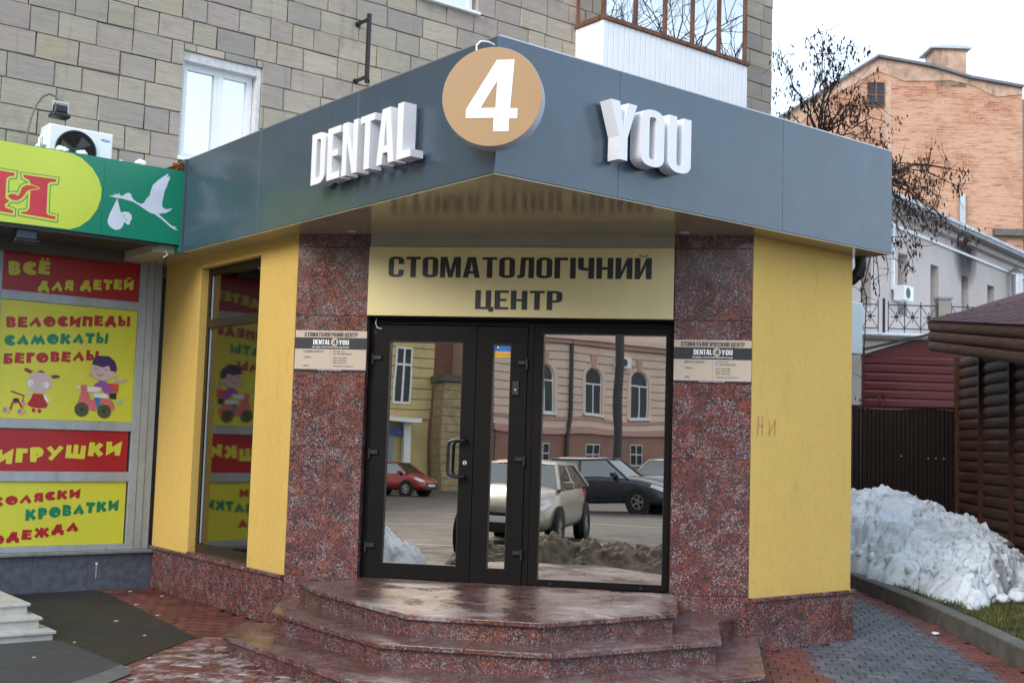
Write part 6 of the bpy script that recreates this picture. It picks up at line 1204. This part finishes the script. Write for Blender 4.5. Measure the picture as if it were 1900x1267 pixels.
# ------------------------------------------------------------------ cars
M_TYRE = plain('tyre_rubber', (.015,.015,.015), .8); M_CARG = glass_mat('car_glass', (.6,.65,.7), .3); M_LAMP = plain('headlamp_lens', (.6,.62,.65), .12, .3, .8); M_RLAMP = plain('red_lamp', (.5,.01,.01), .2)
def paint(name, c):
    b = NB(name); b.base(b.mix(b.ramp(b.noise(b.pos(), 4, 5), [(.4, 0.), (.7, .35)]), c, (.12,.10,.085)), .3, .4, .5); b.p.inputs['Coat Weight'].default_value = .5; return b.m
def car(name, label, loc, head, col, L_=4.2, Wd=1.7, H=1.46, hood=1.0, boot=.55):
    r_ = thing(name, label, 'car'); h = Vector((head[0], head[1], 0)).normalized(); f = FR((loc[0], loc[1], 0), h, (-h.y, h.x, 0), (0,0,1)); P_ = paint(name+'_paint', col)
    hl = L_/2; hw = Wd/2; wf, wr = hl-.80, -hl+.75
    # stations: x, z bottom, z shoulder, z top of body, half width
    stn = [(-hl,.42,.60,.78,.62),(-hl+.06,.30,.70,.92,.78),(-hl+.35,.24,.74,.99,.90),(wr,.24,.76,1.0,.97),(wr+.5,.22,.74,.98,1.0),(0,.22,.72,.96,1.0),(wf-.5,.22,.70,.95,1.0),(wf-.1,.24,.70,.93,.99),(wf+.25,.24,.66,.86,.95),(hl-.25,.24,.58,.76,.88),(hl-.05,.28,.50,.66,.74),(hl,.36,.46,.58,.60)]
    V = []; F = []; m = 11
    for (x, zb, zs, zt, w_) in stn:
        w_ *= hw; pr = [(0,zb),(w_*.75,zb),(w_*.96,zb+.08),(w_,(zb+zs)/2),(w_*.985,zs),(w_*.93,zt-.02),(w_*.80,zt+.02),(w_*.5,zt+.05),(0,zt+.065)]
        ring = [(-a, b_) for a, b_ in pr[::-1]]+pr[1:-1]; V += [f(x, a, b_) for a, b_ in ring]; m = len(ring)
    for i in range(len(stn)-1):
        for j in range(m): F.append((i*m+j, i*m+(j+1)%m, (i+1)*m+(j+1)%m, (i+1)*m+j))
    F += [tuple(range(m)), tuple(range((len(stn)-1)*m, len(stn)*m))]
    mb = MB(); mb.add(V, F, True); body = mb.obj('body', P_, r_); bm_ = body.modifiers.new('s', 'SUBSURF'); bm_.levels = bm_.render_levels = 1
    x0, x1 = -hl+boot, hl-hood; ws = x1+.02; t0, t1 = x0+.45, x1-.75     # greenhouse
    def ringg(x, z, w_): return [(x, -w_*hw, z), (x, w_*hw, z)]
    g = MB(); b4 = [(x0-.12,.93,.96),(ws,.92,.92)]; tp = [(t0-.1,.70,H-.06),(t1+.08,.70,H-.06)]
    pts = [f(b4[0][0], -b4[0][1]*hw, b4[0][2]), f(b4[0][0], b4[0][1]*hw, b4[0][2]), f(b4[1][0], b4[1][1]*hw, b4[1][2]), f(b4[1][0], -b4[1][1]*hw, b4[1][2]), f(tp[0][0], -tp[0][1]*hw, tp[0][2]), f(tp[0][0], tp[0][1]*hw, tp[0][2]), f(tp[1][0], tp[1][1]*hw, tp[1][2]), f(tp[1][0], -tp[1][1]*hw, tp[1][2])]
    g.add(pts, [(0,1,5,4),(1,2,6,5),(2,3,7,6),(3,0,4,7)]); gh = g.obj('windows', M_CARG, r_)
    g2 = MB(); [g2.add([p+(sum(pts, Vector((0,0,0)))/8-p)*.04 for p in pts], [(0,1,5,4),(1,2,6,5),(2,3,7,6),(3,0,4,7)])]; g2.obj('cabin', M_DARK, r_)
    rf = MB(); rp_ = [(t0-.14,.70),(t0+.1,.74),(t1-.2,.74),(t1+.10,.70)]
    vs = []
    for k, (x, w_) in enumerate(rp_): z_ = H-.055 if k in (0,3) else H; vs += [f(x,-w_*hw,H-.065), f(x,-w_*hw*.8,z_-.01), f(x,0,z_+.015), f(x,w_*hw*.8,z_-.01), f(x,w_*hw,H-.065)]
    rf.add(vs, [(i*5+j, i*5+j+1, (i+1)*5+j+1, (i+1)*5+j) for i in range(3) for j in range(4)], True); rf.obj('roof', P_, r_)
    pl = MB()
    for s in (-1, 1):
        ii = (1,2,6,5) if s > 0 else (0,3,7,4)
        for a, b_ in ((pts[ii[0]], pts[ii[3]]), (pts[ii[1]], pts[ii[2]]), ((pts[ii[0]]+pts[ii[1]])/2, (pts[ii[2]]+pts[ii[3]])/2)): pl.tube([a, b_], .035, 6)
        pl.tube([pts[ii[3]], pts[ii[2]]], .03, 6)
    pl.obj('pillars', P_, r_)
    for x in (wf, wr):
        for s in (-1, 1):
            wfm = FR(f(x, s*(hw-.20), .31), h, (0,0,1), Vector((-h.y, h.x, 0))*s); w_ = MB().disc(wfm, 0, 0, .315, .0, .205, 28, .19); wh = w_.obj('wheel', M_TYRE, r_)
            rm = MB(); rm.disc(wfm, 0, 0, .20, .16, .195, 24, .17); [rm.box(FR(wfm.o, wfm.u*math.cos(k*2*PI/5)+wfm.v*math.sin(k*2*PI/5), wfm.v*math.cos(k*2*PI/5)-wfm.u*math.sin(k*2*PI/5), wfm.w), .02, .18, -.025, .025, .165, .19) for k in range(5)]; rm.obj('rim', M_SILVER, wh); MB().disc(wfm, 0, 0, .19, .05, .06, 20).obj('hub', M_TYRE, wh)
            MB().disc(wfm, 0, 0, .37, .10, .2035, 28, .312).obj('wheel_arch', M_TYRE, r_)
    for s in (-1, 1):
        hd = [(hl-.03, s*hw*.55, .60),(hl-.16, s*hw*.80, .62),(hl-.42, s*hw*.90, .72),(hl-.40, s*hw*.82, .80),(hl-.12, s*hw*.62, .70)]
        mb = MB(); mb.add([f(a+.03, b_*1.015, c_) for a, b_, c_ in hd]+[f(a-.15, b_*.9, c_) for a, b_, c_ in hd], [(0,1,2,3,4),(0,1,6,5),(1,2,7,6),(2,3,8,7),(3,4,9,8),(4,0,5,9)]); mb.obj('headlight', M_LAMP, r_)
        MB().box(FR(f(-hl+.10, s*hw*.70, .80), h, Vector((-h.y,h.x,0)), (0,0,1)), -.10, .06, -.11, .11, -.09, .09).obj('tail_light', M_RLAMP, r_)
        mr = FR(f(x1-.35, s*(hw+.03), 1.0), h, Vector((-h.y,h.x,0)), (0,0,1)); bevel(MB().box(mr, -.07, .05, -.09, .09, -.05, .07).obj('mirror', P_, r_), .02)
    ff = FR(f(hl, 0, 0), Vector((-h.y,h.x,0)), (0,0,1), h)
    MB().cbox(ff, -.42, .42, .52, .58, -.08, .012, .01).obj('grille', M_BLKMET, r_); MB().cbox(ff, -.55, .55, .29, .41, -.12, .005, .01).obj('lower_grille', M_BLKMET, r_); MB().cbox(ff, -.26, .26, .42, .52, -.05, .025, .005).obj('number_plate', M_PVC, r_)
    return r_
car('parked_car', 'beige grey hatchback parked facing the entrance, seen in the glass', (-7.42,-4.55), (.690,.724), (.42,.38,.33), 4.1, 1.7, 1.40)
car('parked_car', 'dark blue sedan reflected in the right entrance window', (-17.1,-13.6), (.853,-.517), (.03,.04,.07), 4.4, hood=1.15, boot=.7)
car('parked_car', 'red compact car reflected in the left door', (-37.1,-17.7), (.853,-.517), (.38,.03,.03), 3.6, hood=.8, boot=.35)
car('parked_car', 'white car reflected at the right edge of the entrance window', (-20.3,-19.8), (.853,-.517), (.6,.6,.6), 4.2)
